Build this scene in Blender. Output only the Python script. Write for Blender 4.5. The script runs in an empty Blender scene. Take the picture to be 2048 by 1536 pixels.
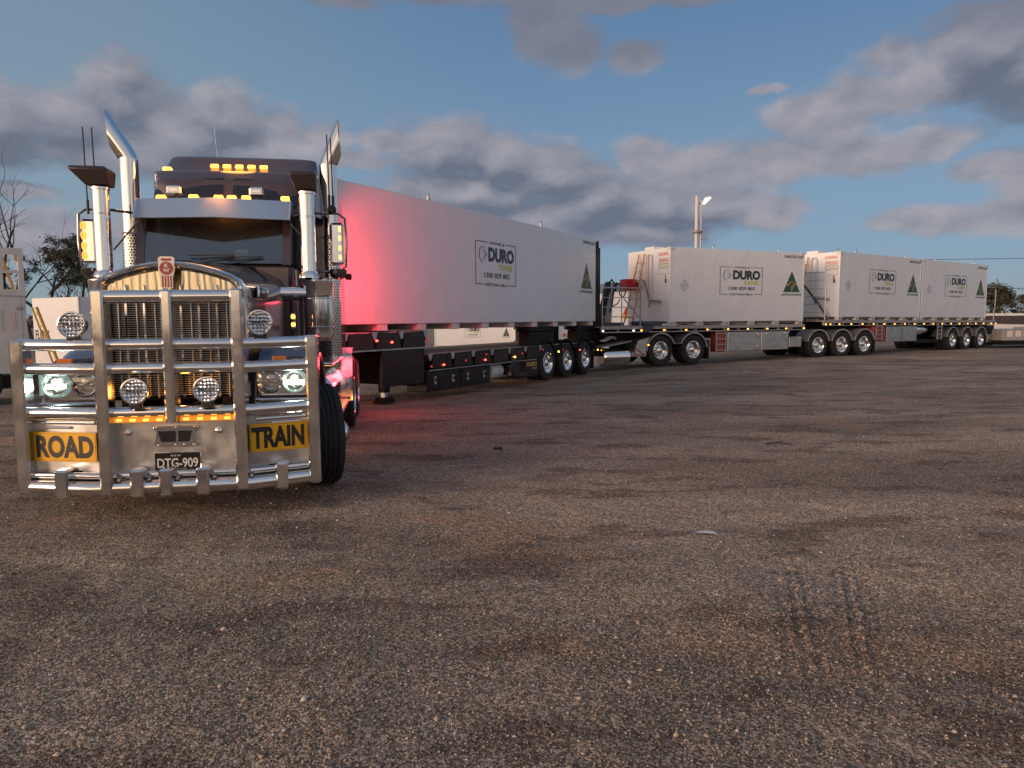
import bpy, math, random
import numpy as np
from math import sin, cos, pi, radians, atan2, sqrt
from mathutils import Vector, Matrix

S = bpy.context.scene
COL = S.collection
rnd = random.Random(7)
nrs = np.random.RandomState(11)

# ------------------------------------------------------------------ camera
CAMZ = 1.70
f_, p_, r_ = 1451.0, 0.089, -0.0059
F = Vector((0, cos(p_), -sin(p_))); R = Vector((1, 0, 0)); U = R.cross(F)
R2 = R * cos(r_) + U * sin(r_); U2 = -R * sin(r_) + U * cos(r_)
cam = bpy.data.objects.new('camera', bpy.data.cameras.new('camera'))
COL.objects.link(cam)
cm = Matrix((R2, U2, -F)).transposed().to_4x4(); cm.translation = (0, 0, CAMZ)
cam.matrix_world = cm
cam.data.sensor_width = 36; cam.data.lens = f_ / 2048 * 36
cam.data.clip_start = 0.05; cam.data.clip_end = 5000
S.camera = cam

# ------------------------------------------------------------------ render, exposure
S.view_settings.view_transform = 'Standard'; S.view_settings.look = 'None'
S.view_settings.exposure = 0.15; S.view_settings.gamma = 1
S.cycles.use_denoising = True
S.cycles.sample_clamp_indirect = 3.0
S.cycles.max_bounces = 8; S.cycles.transparent_max_bounces = 12
S.cycles.caustics_reflective = False; S.cycles.caustics_refractive = False

# ------------------------------------------------------------------ node helper
class NT:
    def __init__(s, tree):
        s.t = tree; s.n = tree.nodes; s.l = tree.links
    def new(s, typ, ins=None, **kw):
        n = s.n.new(typ)
        for k, v in kw.items(): setattr(n, k, v)
        if ins:
            for k, v in ins.items():
                if isinstance(v, bpy.types.NodeSocket): s.l.new(v, n.inputs[k])
                elif v is not None: n.inputs[k].default_value = v
        return n
    def m(s, op, a, b=None, c=None, clamp=False):
        n = s.n.new('ShaderNodeMath'); n.operation = op; n.use_clamp = clamp
        for i, v in enumerate((a, b, c)):
            if v is None: continue
            if isinstance(v, bpy.types.NodeSocket): s.l.new(v, n.inputs[i])
            else: n.inputs[i].default_value = v
        return n.outputs[0]
    def mix(s, f, a, b, typ='MIX'):
        n = s.n.new('ShaderNodeMix'); n.data_type = 'RGBA'; n.blend_type = typ
        for k, v in ((0, f), (6, a), (7, b)):
            if isinstance(v, bpy.types.NodeSocket): s.l.new(v, n.inputs[k])
            else: n.inputs[k].default_value = v if k == 0 or len(v) == 4 else (*v, 1)
        return n.outputs[2]
    def ss(s, x, lo, hi, a=0.0, b=1.0):
        n = s.new('ShaderNodeMapRange', {0: x, 1: lo, 2: hi, 3: a, 4: b}); n.interpolation_type = 'SMOOTHSTEP'
        return n.outputs[0]
    def noise(s, vec, scale, detail=4, rough=.5, dist=0.0):
        n = s.new('ShaderNodeTexNoise', {'Scale': scale, 'Detail': detail, 'Roughness': rough, 'Distortion': dist})
        if vec is not None: s.l.new(vec, n.inputs['Vector'])
        return n.outputs[0]

# ------------------------------------------------------------------ world: dusk sky with banks of cloud
SUN_AZ, SUN_EL = radians(-128), radians(6.0)      # azimuth from +Y towards +X
W = bpy.data.worlds.new('World'); S.world = W; W.use_nodes = True
w = NT(W.node_tree); w.n.clear()
tc = w.new('ShaderNodeTexCoord')
sx = w.new('ShaderNodeSeparateXYZ', {0: tc.outputs['Generated']})
X_, Y_, Z_ = sx.outputs
az = w.m('MULTIPLY', w.m('ARCTAN2', X_, Y_), 57.2958)
el = w.m('MULTIPLY', w.m('ARCSINE', w.m('MAXIMUM', w.m('MINIMUM', Z_, 1.0), -1.0)), 57.2958)
sky = w.new('ShaderNodeTexSky'); sky.sky_type = 'NISHITA'; sky.sun_disc = False
sky.sun_elevation = SUN_EL; sky.sun_rotation = SUN_AZ
sky.altitude = 100; sky.air_density = 1.0; sky.dust_density = 1.2; sky.ozone_density = 1.6
BLOBS = [(-27.6,14.6,2.9,2.9),(-31,13.3,3.4,2.1),(-34.5,12.4,4,2.3),(-24,12.8,4,2.2),(-21,14.2,2.9,2.2),(-17,13.3,2.6,1.9),(-27,11.6,7.5,1.7),(-19,12.2,4,1.3),
 (-33,5.8,7.5,1.7),(-33.6,8.6,2.4,.6),(-14.2,13.3,1.7,1.3),(-12,11.9,3,.7),(-8.5,13.3,4,.9),
 (-5,12.6,4.2,2.5),(-1,12,3.5,2.2),(3,11,4.5,2.2),(-3.5,9.4,7,2.4),(6,9,5,2.2),(11,8.6,5.5,2.3),(15,8.4,4.5,1.9),(19,7.6,3.6,1.3),(10,6.5,6.5,1.1),(2,7.6,7,1.6),(-1,6.2,5,1.2),
 (10.5,12,2.8,1.6),(14,11.0,4,1.8),(20,11,4.5,1.6),(25,11.2,4.5,1.5),(29,11.8,3.6,1.2),(23,13.4,3.5,1.2),
 (22,14.5,3.0,.8),(26,15,3.8,1.5),(29.5,15.4,4,1.8),(32.5,16.8,3.6,2.8),(35,15.5,4,3),(27,17.2,2.2,1.2),
 (33.6,9.5,3.2,1.1),(36,8,2.4,1.2),(29.8,6.5,3.8,1.0),(34,6.4,4,1.1),
 (2.5,21.2,2.9,1.8),(5,19.6,2.6,1.5),(9.6,19.1,2.1,1.0),(7,22.4,8,.6),(-13,22.6,4,.6),(-6,23.4,12,.8),(18,23,2.4,.6),(19,15.9,1.4,.4)]
ae = w.new('ShaderNodeCombineXYZ', {0: az, 1: el}).outputs[0]
warp_n = w.new('ShaderNodeTexNoise', {'Vector': ae, 'Scale': 0.16, 'Detail': 5.0, 'Roughness': .55})
warp = w.new('ShaderNodeVectorMath', {0: warp_n.outputs['Color'], 1: (.5, .5, .5)}, operation='SUBTRACT').outputs[0]
warp = w.new('ShaderNodeVectorMath', {0: warp, 1: (4.5, 2.2, 0)}, operation='MULTIPLY').outputs[0]
aw = w.new('ShaderNodeVectorMath', {0: ae, 1: warp}, operation='ADD').outputs[0]
aw = w.new('ShaderNodeVectorMath', {0: aw, 1: (1, 1, 0)}, operation='MULTIPLY').outputs[0]
acc = None; accs = None
for (a0, e0, ra, re) in BLOBS:
    ra *= 1.13; re *= 1.13
    mp = w.new('ShaderNodeMapping', {'Vector': aw, 'Location': (-a0/ra, -e0/re, 0), 'Scale': (1/ra, 1/re, 1)})
    ln = w.new('ShaderNodeVectorMath', {0: mp.outputs[0]}, operation='LENGTH').outputs['Value']
    acc = ln if acc is None else w.m('SMOOTH_MIN', acc, ln, 0.30)
aw2 = w.new('ShaderNodeVectorMath', {0: aw, 1: (-.6, 1.3, 0)}, operation='ADD').outputs[0]
acc2 = None
for (a0, e0, ra, re) in BLOBS:
    ra *= 1.13; re *= 1.13
    if re < 2.3: continue
    mp = w.new('ShaderNodeMapping', {'Vector': aw2, 'Location': (-a0/ra, -e0/re, 0), 'Scale': (1/ra, 1/re, 1)})
    ln = w.new('ShaderNodeVectorMath', {0: mp.outputs[0]}, operation='LENGTH').outputs['Value']
    acc2 = ln if acc2 is None else w.m('SMOOTH_MIN', acc2, ln, 0.30)
lit = w.m('MULTIPLY', w.m('MINIMUM', w.m('SUBTRACT', acc2, acc), .50), .95)
el_w = w.new('ShaderNodeSeparateXYZ', {0: aw}).outputs[1]
n1v = w.new('ShaderNodeMapping', {'Vector': aw, 'Scale': (1, 1.7, 1)}).outputs[0]
n1 = w.noise(n1v, .24, 8, .58)
n1b = w.noise(w.new('ShaderNodeMapping', {'Vector': aw, 'Location': (-.7, 1.5, 0), 'Scale': (1, 1.7, 1)}).outputs[0], .24, 3, .45)
dens = w.m('ADD', w.m('SUBTRACT', 1.12, acc), w.m('MULTIPLY', w.m('SUBTRACT', n1, .5), 1.35))
infront = w.m('MULTIPLY', w.ss(w.m('ABSOLUTE', az), 38, 50, 1, 0), w.ss(el, 24, 32, 1, 0))
# clouds over the rest of the sky
dirv = w.new('ShaderNodeMapping', {'Vector': tc.outputs['Generated'], 'Scale': (1, 1, 2.2)}).outputs[0]
nb = w.noise(dirv, 2.1, 6, .55)
dens2 = w.m('MULTIPLY', w.m('SUBTRACT', nb, .50), 4.0)
dmix = w.m('ADD', w.m('MULTIPLY', dens, infront), w.m('MULTIPLY', dens2, w.m('SUBTRACT', 1.0, infront)))
alpha = w.ss(dmix, -.12, .55)
light = w.m('ADD', w.m('MULTIPLY', w.m('SUBTRACT', n1, n1b), 1.3), w.m('MULTIPLY', lit, infront))
light = w.m('MULTIPLY', w.m('ADD', light, .20, clamp=True), w.ss(el, 16.8, 19.5, 1.0, .30))
# how close the direction is to the afterglow
sd = (sin(SUN_AZ)*cos(SUN_EL), cos(SUN_AZ)*cos(SUN_EL), sin(SUN_EL))
dotv = w.new('ShaderNodeVectorMath', {0: tc.outputs['Generated'], 1: sd}, operation='DOT_PRODUCT').outputs['Value']
near = w.ss(dotv, .45, .99)
cdark = w.mix(near, (.128, .146, .198), (.62, .40, .28))
clite = w.mix(near, (.355, .34, .38), (2.2, 1.4, .8))
cloud = w.mix(light, cdark, clite)
SKYK = 0.10
skyc = w.new('ShaderNodeVectorMath', {0: sky.outputs[0], 3: SKYK}, operation='SCALE').outputs[0]
grad = w.mix(w.ss(el, 3, 30), (.205, .320, .470), (.082, .178, .350))
grad = w.mix(w.ss(el, 5, 0), grad, (.25, .345, .42))
west = w.m('MULTIPLY', w.ss(az, 5, -34), .45)
grad = w.mix(west, grad, (.27, .35, .385))
rear = w.ss(Y_, .35, -.7)
grad = w.mix(rear, grad, w.mix(w.ss(el, 0, 55), (.63, .575, .56), (.25, .32, .44)))
skyg = w.mix(.18, grad, skyc)
skyh = w.mix(w.m('MULTIPLY', w.m('MULTIPLY', w.ss(el, 26, 0), near), .8), skyg, (3.2, 1.9, .95))
cloud = w.mix(w.m('MULTIPLY', rear, .5), cloud, (.55, .46, .46))
full = w.mix(w.m('MULTIPLY', alpha, .93), skyh, cloud)
bg = w.new('ShaderNodeBackground', {0: full, 1: 1.0})
w.l.new(bg.outputs[0], w.new('ShaderNodeOutputWorld').inputs[0])

# the last warm light, low from the left behind the viewer
sun = bpy.data.lights.new('sun', 'SUN'); sun.energy = 3.3; sun.angle = radians(35); sun.color = (1.0, .70, .50)
so = bpy.data.objects.new('sun', sun); COL.objects.link(so)
so.rotation_euler = (-Vector(sd)).to_track_quat('-Z', 'Y').to_euler()

# ------------------------------------------------------------------ materials
MATS = {}
def mat(name, color=(.5,.5,.5), rough=.5, metal=0.0, spec=.5, coat=0.0, emit=None, es=0.0, noise=0.0, nscale=8.0, rvar=0.0, bump=0.0, bscale=30.0, sample=True, fn=None, stretch=None):
    if name in MATS: return MATS[name]
    M = bpy.data.materials.new(name); M.use_nodes = True
    t = NT(M.node_tree); b = t.n['Principled BSDF']
    b.inputs['Base Color'].default_value = (*color, 1); b.inputs['Roughness'].default_value = rough
    b.inputs['Metallic'].default_value = metal; b.inputs['Specular IOR Level'].default_value = spec
    b.inputs['Coat Weight'].default_value = coat; b.inputs['Coat Roughness'].default_value = .04
    if emit:
        b.inputs['Emission Color'].default_value = (*emit, 1); b.inputs['Emission Strength'].default_value = es
        if not sample: M.cycles.emission_sampling = 'NONE'
    if noise or rvar or bump:
        co = t.new('ShaderNodeTexCoord').outputs['Object']
        if stretch: co = t.new('ShaderNodeMapping', {'Vector': co, 'Scale': stretch}).outputs[0]
        nn = t.noise(co, nscale, 5, .6)
        if noise:
            k = t.ss(nn, .3, .7, 1 - noise, 1 + noise * .6)
            v = t.new('ShaderNodeVectorMath', {0: color, 3: k}, operation='SCALE').outputs[0]
            t.l.new(v, b.inputs['Base Color'])
        if rvar:
            t.l.new(t.ss(nn, .3, .7, max(rough - rvar, .02), rough + rvar), b.inputs['Roughness'])
        if bump:
            bn = t.noise(co, bscale, 3, .5)
            bb = t.new('ShaderNodeBump', {'Height': bn, 'Strength': 1.0, 'Distance': bump})
            t.l.new(bb.outputs[0], b.inputs['Normal'])
    if fn: fn(t, b)
    MATS[name] = M
    return M

def dusty(t, b):   # road dust towards the bottom edge of a panel and faint runs down it
    co = t.new('ShaderNodeTexCoord').outputs['Object']
    z = t.new('ShaderNodeSeparateXYZ', {0: co}).outputs[2]
    st = t.noise(t.new('ShaderNodeMapping', {'Vector': co, 'Scale': (3.0, 3.0, .35)}).outputs[0], 2.0, 5, .6)
    n2 = t.noise(co, 1.3, 4, .55)
    k = t.m('MULTIPLY', t.ss(st, .52, .8), .22)
    k2 = t.m('ADD', k, t.m('MULTIPLY', t.ss(z, .55, 0.0), t.m('MULTIPLY', n2, .28)))
    c = t.mix(t.m('MULTIPLY', k2, .7), (.80, .81, .825), (.58, .54, .49))
    t.l.new(c, b.inputs['Base Color'])
    wv = t.noise(t.new('ShaderNodeMapping', {'Vector': co, 'Scale': (1.0, 1.0, .7)}).outputs[0], 1.1, 2, .45)
    bb = t.new('ShaderNodeBump', {'Height': wv, 'Strength': 1.0, 'Distance': .03})
    t.l.new(bb.outputs[0], b.inputs['Normal'])
    t.l.new(t.ss(n2, .3, .7, .20, .34), b.inputs['Roughness'])
WHITE = mat('white_tank_paint', (.74,.735,.72), .26, fn=dusty)
WHITE2 = mat('white_paint', (.68,.67,.655), .45, noise=.1, nscale=3)
CHROME = mat('polished_chrome', (.86,.85,.83), .07, 1.0, rvar=.03, nscale=12)
ALLOY = mat('polished_alloy', (.82,.81,.79), .15, 1.0, noise=.05, nscale=5, rvar=.06)
ALLOY2 = mat('satin_alloy', (.60,.595,.58), .38, 1.0, noise=.12, nscale=4, rvar=.1)
GALV = mat('galvanised_steel', (.42,.43,.44), .5, .6, noise=.15, nscale=14)
DKPAINT = mat('dark_truck_paint', (.075,.050,.055), .24, .30, coat=.8, bump=.0008, bscale=3)
BLKPAINT = mat('black_chassis_paint', (.011,.010,.010), .58, 0, spec=.25, noise=.3, nscale=5, rvar=.12)
BLKGLOSS = mat('black_box_paint', (.010,.009,.010), .22, 0, coat=.3, rvar=.08, nscale=3)
PLASTIC = mat('black_plastic', (.018,.018,.019), .5, noise=.2, nscale=9)
RUBBER = mat('tyre_rubber', (.022,.021,.021), .78, noise=.35, nscale=7, bump=.002, bscale=90)
GREYP = mat('grey_deck_paint', (.34,.33,.325), .5, noise=.2, nscale=5)
GUARD = mat('grey_mudguard', (.15,.15,.155), .45, noise=.25, nscale=5)
DECKW = mat('worn_deck_boards', (.36,.31,.28), .7, noise=.35, nscale=2.5, stretch=(1, 9, 1), bump=.006, bscale=8)
REDP = mat('red_box_paint', (.42,.07,.065), .35, noise=.12, nscale=6)
REDREEL = mat('red_reel_paint', (.45,.02,.025), .35)
ORANGE = mat('orange_ladder_paint', (.55,.25,.07), .5, noise=.15, nscale=8)
YELP = mat('yellow_ladder_paint', (.62,.36,.05), .5, noise=.15, nscale=8)
SIGNY = mat('yellow_sign', (.85,.45,.015), .35, noise=.06, nscale=10)
INK = mat('black_lettering', (.018,.018,.020), .45)
NAVY = mat('dark_logo_ink', (.030,.034,.045), .4)
LOGOY = mat('yellow_logo_ink', (.62,.55,.06), .4)
GREENI = mat('green_logo_ink', (.018,.10,.045), .4)
GOLDI = mat('gold_logo_ink', (.62,.36,.12), .4)
REDI = mat('red_lettering', (.62,.10,.07), .4)
WINK = mat('white_lettering', (.75,.75,.73), .4)
PLATEB = mat('black_number_plate', (.012,.012,.014), .3)
EMRED = mat('red_badge_enamel', (.30,.012,.02), .2, coat=.6)
BADGEW = mat('pale_badge_metal', (.62,.60,.58), .25, .8)
BLUEP = mat('blue_grey_roof', (.10,.15,.24), .5)
AMBER = mat('amber_lamp_glow', (.8,.25,.02), .3, emit=(1.0,.36,.045), es=5.0)
AMBERD = mat('amber_lamp_small', (.8,.25,.02), .3, emit=(1.0,.36,.045), es=5.0, sample=False)
AMBEROFF = mat('amber_lens', (.55,.13,.015), .25, coat=.5, emit=(1.0,.3,.03), es=.12)
AMBERIN = mat('amber_mirror_lamp', (.8,.4,.1), .3, emit=(1.0,.34,.045), es=1.6, sample=False)
REDL = mat('red_lamp_glow', (.6,.02,.02), .3, emit=(1.0,.05,.03), es=9.0, sample=False)
REDOFF = mat('red_reflector', (.45,.03,.03), .3, emit=(1.0,.06,.05), es=.5)
YELL = mat('yellow_lamp_glow', (.8,.5,.02), .3, emit=(1.0,.62,.06), es=10.0, sample=False)
HEADL = mat('headlight_glow', (.9,1,.95), .2, emit=(.80,1.0,.92), es=22.0)
HEADHALO = mat('headlight_reflector_lit', (.5,.6,.55), .12, 1.0, emit=(.70,1.0,.88), es=.20)
LAMPW = mat('white_lamp_glow', (.9,.95,1), .3, emit=(.85,.95,1.0), es=6.0, sample=False)
DARK = mat('dark_void', (.006,.006,.006), .8)
SEAT = mat('cab_interior', (.03,.025,.022), .7)
STONE = mat('pale_paper', (.70,.85,.75), .7)
BARK = mat('gum_bark', (.055,.048,.045), .9, noise=.4, nscale=6, bump=.02, bscale=8)
def leaf_fn(t, b):
    g = t.new('ShaderNodeNewGeometry').outputs['Random Per Island']
    c = t.mix(g, (.030,.038,.018), (.085,.085,.045)); t.l.new(c, b.inputs['Base Color'])
LEAF = mat('gum_leaves', (.05,.06,.03), .6, fn=leaf_fn)
def glass_fn(t, b):
    fr = t.new('ShaderNodeFresnel', {0: 1.5}).outputs[0]
    g = t.new('ShaderNodeBsdfGlossy', {0: (1,1,1,1), 'Roughness': .02})
    tr = t.new('ShaderNodeBsdfTransparent', {0: (.62,.63,.64,1)})
    mx = t.new('ShaderNodeMixShader', {0: t.m('ADD', t.m('MULTIPLY', fr, 1.0), .10), 1: tr.outputs[0], 2: g.outputs[0]})
    t.l.new(mx.outputs[0], t.n['Material Output'].inputs[0])
def wavy(t, b):
    co = t.new('ShaderNodeTexCoord').outputs['Object']
    wv = t.new('ShaderNodeTexWave', {'Vector': t.new('ShaderNodeMapping', {'Vector': co, 'Scale': (1, 1, .35)}).outputs[0], 'Scale': 5.0, 'Distortion': 9.0, 'Detail': 2.0, 'Detail Scale': .9})
    bb = t.new('ShaderNodeBump', {'Height': wv.outputs[1], 'Strength': 1.0, 'Distance': .0016})
    t.l.new(bb.outputs[0], b.inputs['Normal'])
GLASS = mat('tinted_glass', (.1,.1,.1), .03, fn=glass_fn)
def lens_fn(t, b):
    tr = t.new('ShaderNodeBsdfTransparent', {0: (.9,.92,.92,1)}); g = t.new('ShaderNodeBsdfGlossy', {0: (1,1,1,1), 'Roughness': .03})
    mx = t.new('ShaderNodeMixShader', {0: .14, 1: tr.outputs[0], 2: g.outputs[0]})
    t.l.new(mx.outputs[0], t.n['Material Output'].inputs[0])
LENS = mat('clear_lens', (.9,.9,.9), .02, fn=lens_fn)
def led_fn(t, b):   # reflector with a hexagonal field of small bowls
    co = t.new('ShaderNodeTexCoord').outputs['Object']
    v = t.new('ShaderNodeTexVoronoi', {'Vector': co, 'Scale': 34.0, 'Randomness': .25})
    bb = t.new('ShaderNodeBump', {'Height': v.outputs['Distance'], 'Strength': 1.0, 'Distance': .02})
    t.l.new(bb.outputs[0], b.inputs['Normal'])
    t.l.new(t.mix(t.ss(v.outputs['Distance'], .1, .5), (.25,.25,.25), (.9,.9,.9)), b.inputs['Base Color'])
LEDS = mat('lamp_reflector_bowls', (.8,.8,.8), .12, 1.0, fn=led_fn)
def perf_fn(t, b):  # perforated heat shield: rows of dark holes
    co = t.new('ShaderNodeTexCoord').outputs['Object']
    s = t.new('ShaderNodeSeparateXYZ', {0: co}); an = t.m('ARCTAN2', s.outputs[1], s.outputs[0])
    u = t.m('MULTIPLY', an, 3.5); v = t.m('MULTIPLY', s.outputs[2], 27.0)
    row = t.m('FLOOR', v); off = t.m('MULTIPLY', t.m('MODULO', row, 2.0), .5)
    fu = t.m('SUBTRACT', t.m('FRACT', t.m('ADD', u, off)), .5); fv = t.m('SUBTRACT', t.m('FRACT', v), .5)
    d = t.m('SQRT', t.m('ADD', t.m('MULTIPLY', fu, fu), t.m('MULTIPLY', fv, fv)))
    h = t.ss(d, .26, .36)
    t.l.new(t.mix(h, (.02,.02,.02), (.82,.8,.78)), b.inputs['Base Color']); t.l.new(h, b.inputs['Metallic'])
PERF = mat('perforated_chrome', (.8,.8,.8), .16, 1.0, fn=perf_fn)
MESHG = None

# ------------------------------------------------------------------ mesh builder
class MB:
    def __init__(s): s.v = []; s.f = []; s.mi = []; s.mats = []; s.sm = []
    def _m(s, m):
        if m is None: m = ALLOY
        if m not in s.mats: s.mats.append(m)
        return s.mats.index(m)
    def add(s, vs, fs, m=None, smooth=True):
        o = len(s.v); i = s._m(m)
        s.v += [tuple(v) for v in vs]
        for f in fs: s.f.append(tuple(o + k for k in f)); s.mi.append(i); s.sm.append(smooth)
        return s
    def box(s, x0, x1, y0, y1, z0, z1, m=None, b=0.0):
        if x0 > x1: x0, x1 = x1, x0
        if y0 > y1: y0, y1 = y1, y0
        if z0 > z1: z0, z1 = z1, z0
        if b <= 0:
            vs = [(x0,y0,z0),(x1,y0,z0),(x1,y1,z0),(x0,y1,z0),(x0,y0,z1),(x1,y0,z1),(x1,y1,z1),(x0,y1,z1)]
            return s.add(vs, [(0,3,2,1),(4,5,6,7),(0,1,5,4),(1,2,6,5),(2,3,7,6),(3,0,4,7)], m, False)
        b = min(b, (x1-x0)*.49, (y1-y0)*.49, (z1-z0)*.49)
        vs = []; fs = []
        idx = {}
        for i, (X, sx_) in enumerate(((x0, 1), (x1, -1))):
            for j, (Y, sy_) in enumerate(((y0, 1), (y1, -1))):
                for k, (Z, sz_) in enumerate(((z0, 1), (z1, -1))):
                    for a in range(3):
                        q = [X + sx_*b, Y + sy_*b, Z + sz_*b]; q[a] = (X, Y, Z)[a]
                        idx[(i,j,k,a)] = len(vs); vs.append(tuple(q))
        for a in range(3):     # faces
            c1, c2 = [c for c in range(3) if c != a]
            for e in (0, 1):
                def key(p, q):
                    t = [0,0,0]; t[a] = e; t[c1] = p; t[c2] = q; return idx[(*t, a)]
                fs.append((key(0,0), key(1,0), key(1,1), key(0,1)))
        for a in range(3):     # edges along axis a
            c1, c2 = [c for c in range(3) if c != a]
            for p in (0,1):
                for q in (0,1):
                    def k2(e, ax):
                        t = [0,0,0]; t[a] = e; t[c1] = p; t[c2] = q; return idx[(*t, ax)]
                    fs.append((k2(0,c1), k2(1,c1), k2(1,c2), k2(0,c2)))
        for i in (0,1):
            for j in (0,1):
                for k in (0,1): fs.append(tuple(idx[(i,j,k,a)] for a in range(3)))
        return s.add(vs, fs, m, False)
    def prism(s, prof, axis, a, b, m=None, smooth=False):
        """prof: 2D polygon in the other two axes (x:(y,z), y:(x,z), z:(x,y))"""
        def P(p, t):
            return {'x': (t, p[0], p[1]), 'y': (p[0], t, p[1]), 'z': (p[0], p[1], t)}[axis]
        n = len(prof); vs = [P(p, a) for p in prof] + [P(p, b) for p in prof]
        fs = [tuple(range(n))[::-1], tuple(range(n, 2*n))] + [(i, (i+1) % n, n+(i+1) % n, n+i) for i in range(n)]
        return s.add(vs, fs, m, smooth)
    def tube(s, pts, r, n=12, m=None, caps=True, closed=False):
        pts = [Vector(p) for p in pts]; k = len(pts); rs = r if isinstance(r, (list, tuple)) else [r]*k
        vs = []; up = None
        for i, p in enumerate(pts):
            if closed: d = pts[(i+1) % k] - pts[i-1]
            else: d = (pts[min(i+1, k-1)] - pts[max(i-1, 0)])
            d.normalize()
            if up is None:
                up = Vector((0,0,1)) if abs(d.z) < .9 else Vector((1,0,0))
            a = (up - d * up.dot(d)).normalized(); up = a; c = d.cross(a)
            sc = 1.0
            if 0 < i < k-1 or closed:
                d1 = (pts[i] - pts[i-1]).normalized(); sc = 1/max(.5, d1.dot(d))
            for j in range(n):
                t = 2*pi*j/n; vs.append(p + (a*cos(t) + c*sin(t)) * rs[i] * (1 if sc > 1.9 else (1+ (sc-1)*.5)))
        fs = []
        for i in range(k if closed else k-1):
            i2 = (i+1) % k
            for j in range(n):
                j2 = (j+1) % n; fs.append((i*n+j, i2*n+j, i2*n+j2, i*n+j2))
        if caps and not closed: fs += [tuple(range(n)), tuple(range((k-1)*n, k*n))[::-1]]
        return s.add(vs, fs, m, True)
    def lathe(s, prof, origin=(0,0,0), axis=(0,-1,0), n=28, m=None):
        """prof: (radius, distance along axis)"""
        ax = Vector(axis).normalized(); t = Vector((0,0,1)) if abs(ax.z) < .9 else Vector((1,0,0))
        a = (t - ax*t.dot(ax)).normalized(); c = ax.cross(a); o = Vector(origin); vs = []
        for r, h in prof:
            for j in range(n):
                th = 2*pi*j/n; vs.append(o + ax*h + (a*cos(th) + c*sin(th))*r)
        fs = [(i*n+j, i*n+(j+1) % n, (i+1)*n+(j+1) % n, (i+1)*n+j) for i in range(len(prof)-1) for j in range(n)]
        return s.add(vs, fs, m, True)
    def disc(s, o, axis, r, m=None, n=20):
        return s.lathe([(r, 0), (.0005, 0)], o, axis, n, m)
    def grid(s, fn, nu, nv, m=None, smooth=True):
        vs = [fn(i/nu, j/nv) for i in range(nu+1) for j in range(nv+1)]
        fs = [(i*(nv+1)+j, (i+1)*(nv+1)+j, (i+1)*(nv+1)+j+1, i*(nv+1)+j+1) for i in range(nu) for j in range(nv)]
        return s.add(vs, fs, m, smooth)
    def strokes(s, lines, w_, P, m=None):
        """flat polyline strokes mapped by P(u,v)"""
        for L in lines:
            for (a, b) in zip(L[:-1], L[1:]):
                dx, dy = b[0]-a[0], b[1]-a[1]; l = sqrt(dx*dx+dy*dy) or 1; nx, ny = -dy/l*w_/2, dx/l*w_/2
                ex, ey = dx/l*w_*.4, dy/l*w_*.4
                s.add([P(a[0]+nx-ex, a[1]+ny-ey), P(a[0]-nx-ex, a[1]-ny-ey), P(b[0]-nx+ex, b[1]-ny+ey), P(b[0]+nx+ex, b[1]+ny+ey)], [(0,1,2,3)], m, False)
        return s
    def text(s, string, box, P, m=None, off=0.0, shear=0.0):
        """lettering fitted to box (u0,u1,v0,v1), mapped by P(u,v)"""
        cu = bpy.data.curves.new('lettering', 'FONT'); cu.body = string; cu.offset = off; cu.shear = shear; cu.resolution_u = 4
        o = bpy.data.objects.new('lettering', cu); COL.objects.link(o)
        bpy.context.view_layer.update()
        me = o.to_mesh(); vs = [v.co.copy() for v in me.vertices]; fs = [tuple(p.vertices) for p in me.polygons]
        o.to_mesh_clear(); bpy.data.objects.remove(o); bpy.data.curves.remove(cu)
        xs = [v.x for v in vs]; ys = [v.y for v in vs]; x0, x1, y0, y1 = min(xs), max(xs), min(ys), max(ys)
        u0, u1, v0, v1 = box
        s.add([P(u0+(v.x-x0)/(x1-x0)*(u1-u0), v0+(v.y-y0)/(y1-y0)*(v1-v0)) for v in vs], fs, m, False)
        return s
    def build(s, name, parent=None, m=None, label=None, bevel=0.0, angle=35):
        me = bpy.data.meshes.new(name); me.from_pydata(s.v, [], s.f)
        for q in (s.mats or [m]): me.materials.append(q)
        me.polygons.foreach_set('material_index', s.mi); me.polygons.foreach_set('use_smooth', [True]*len(s.f)); me.update()
        me.set_sharp_from_angle(angle=radians(angle))
        o = bpy.data.objects.new(name, me); COL.objects.link(o)
        if bevel:
            bv = o.modifiers.new('bevel', 'BEVEL'); bv.width = bevel; bv.segments = 2; bv.limit_method = 'ANGLE'; bv.angle_limit = radians(40)
        if parent is not None: o.parent = parent
        if label: o['label'] = label
        return o
def thing(name, label, cat, M=None, group=None):
    o = bpy.data.objects.new(name, None); COL.objects.link(o); o.empty_display_size = .2
    o['label'] = label; o['category'] = cat
    if group: o['group'] = group
    if M is not None: o.matrix_world = M
    return o
def tag(o, label, cat, group=None):
    o['label'] = label; o['category'] = cat
    if group: o['group'] = group
    return o
def pempty(name, parent, loc=(0,0,0), rz=0.0):
    o = bpy.data.objects.new(name, None); COL.objects.link(o); o.parent = parent; o.location = loc; o.rotation_euler = (0,0,rz); o.empty_display_size = .1
    return o
def copy_tree(o, parent=None, loc=None, rz=None):
    c = o.copy(); COL.objects.link(c); c.parent = parent
    if loc is not None: c.location = loc
    if rz is not None: c.rotation_euler = (0,0,rz)
    for ch in list(o.children): copy_tree(ch, c)
    return c
def pose(x, y, yaw, z=0.0, tilt=0.0):
    return Matrix.Translation((x, y, z)) @ Matrix.Rotation(yaw, 4, 'Z') @ Matrix.Rotation(tilt, 4, 'Y')
def arc(cx, cz, r, a0, a1, n):
    return [(cx + r*cos(radians(a0+(a1-a0)*i/n)), cz + r*sin(radians(a0+(a1-a0)*i/n))) for i in range(n+1)]

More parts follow.
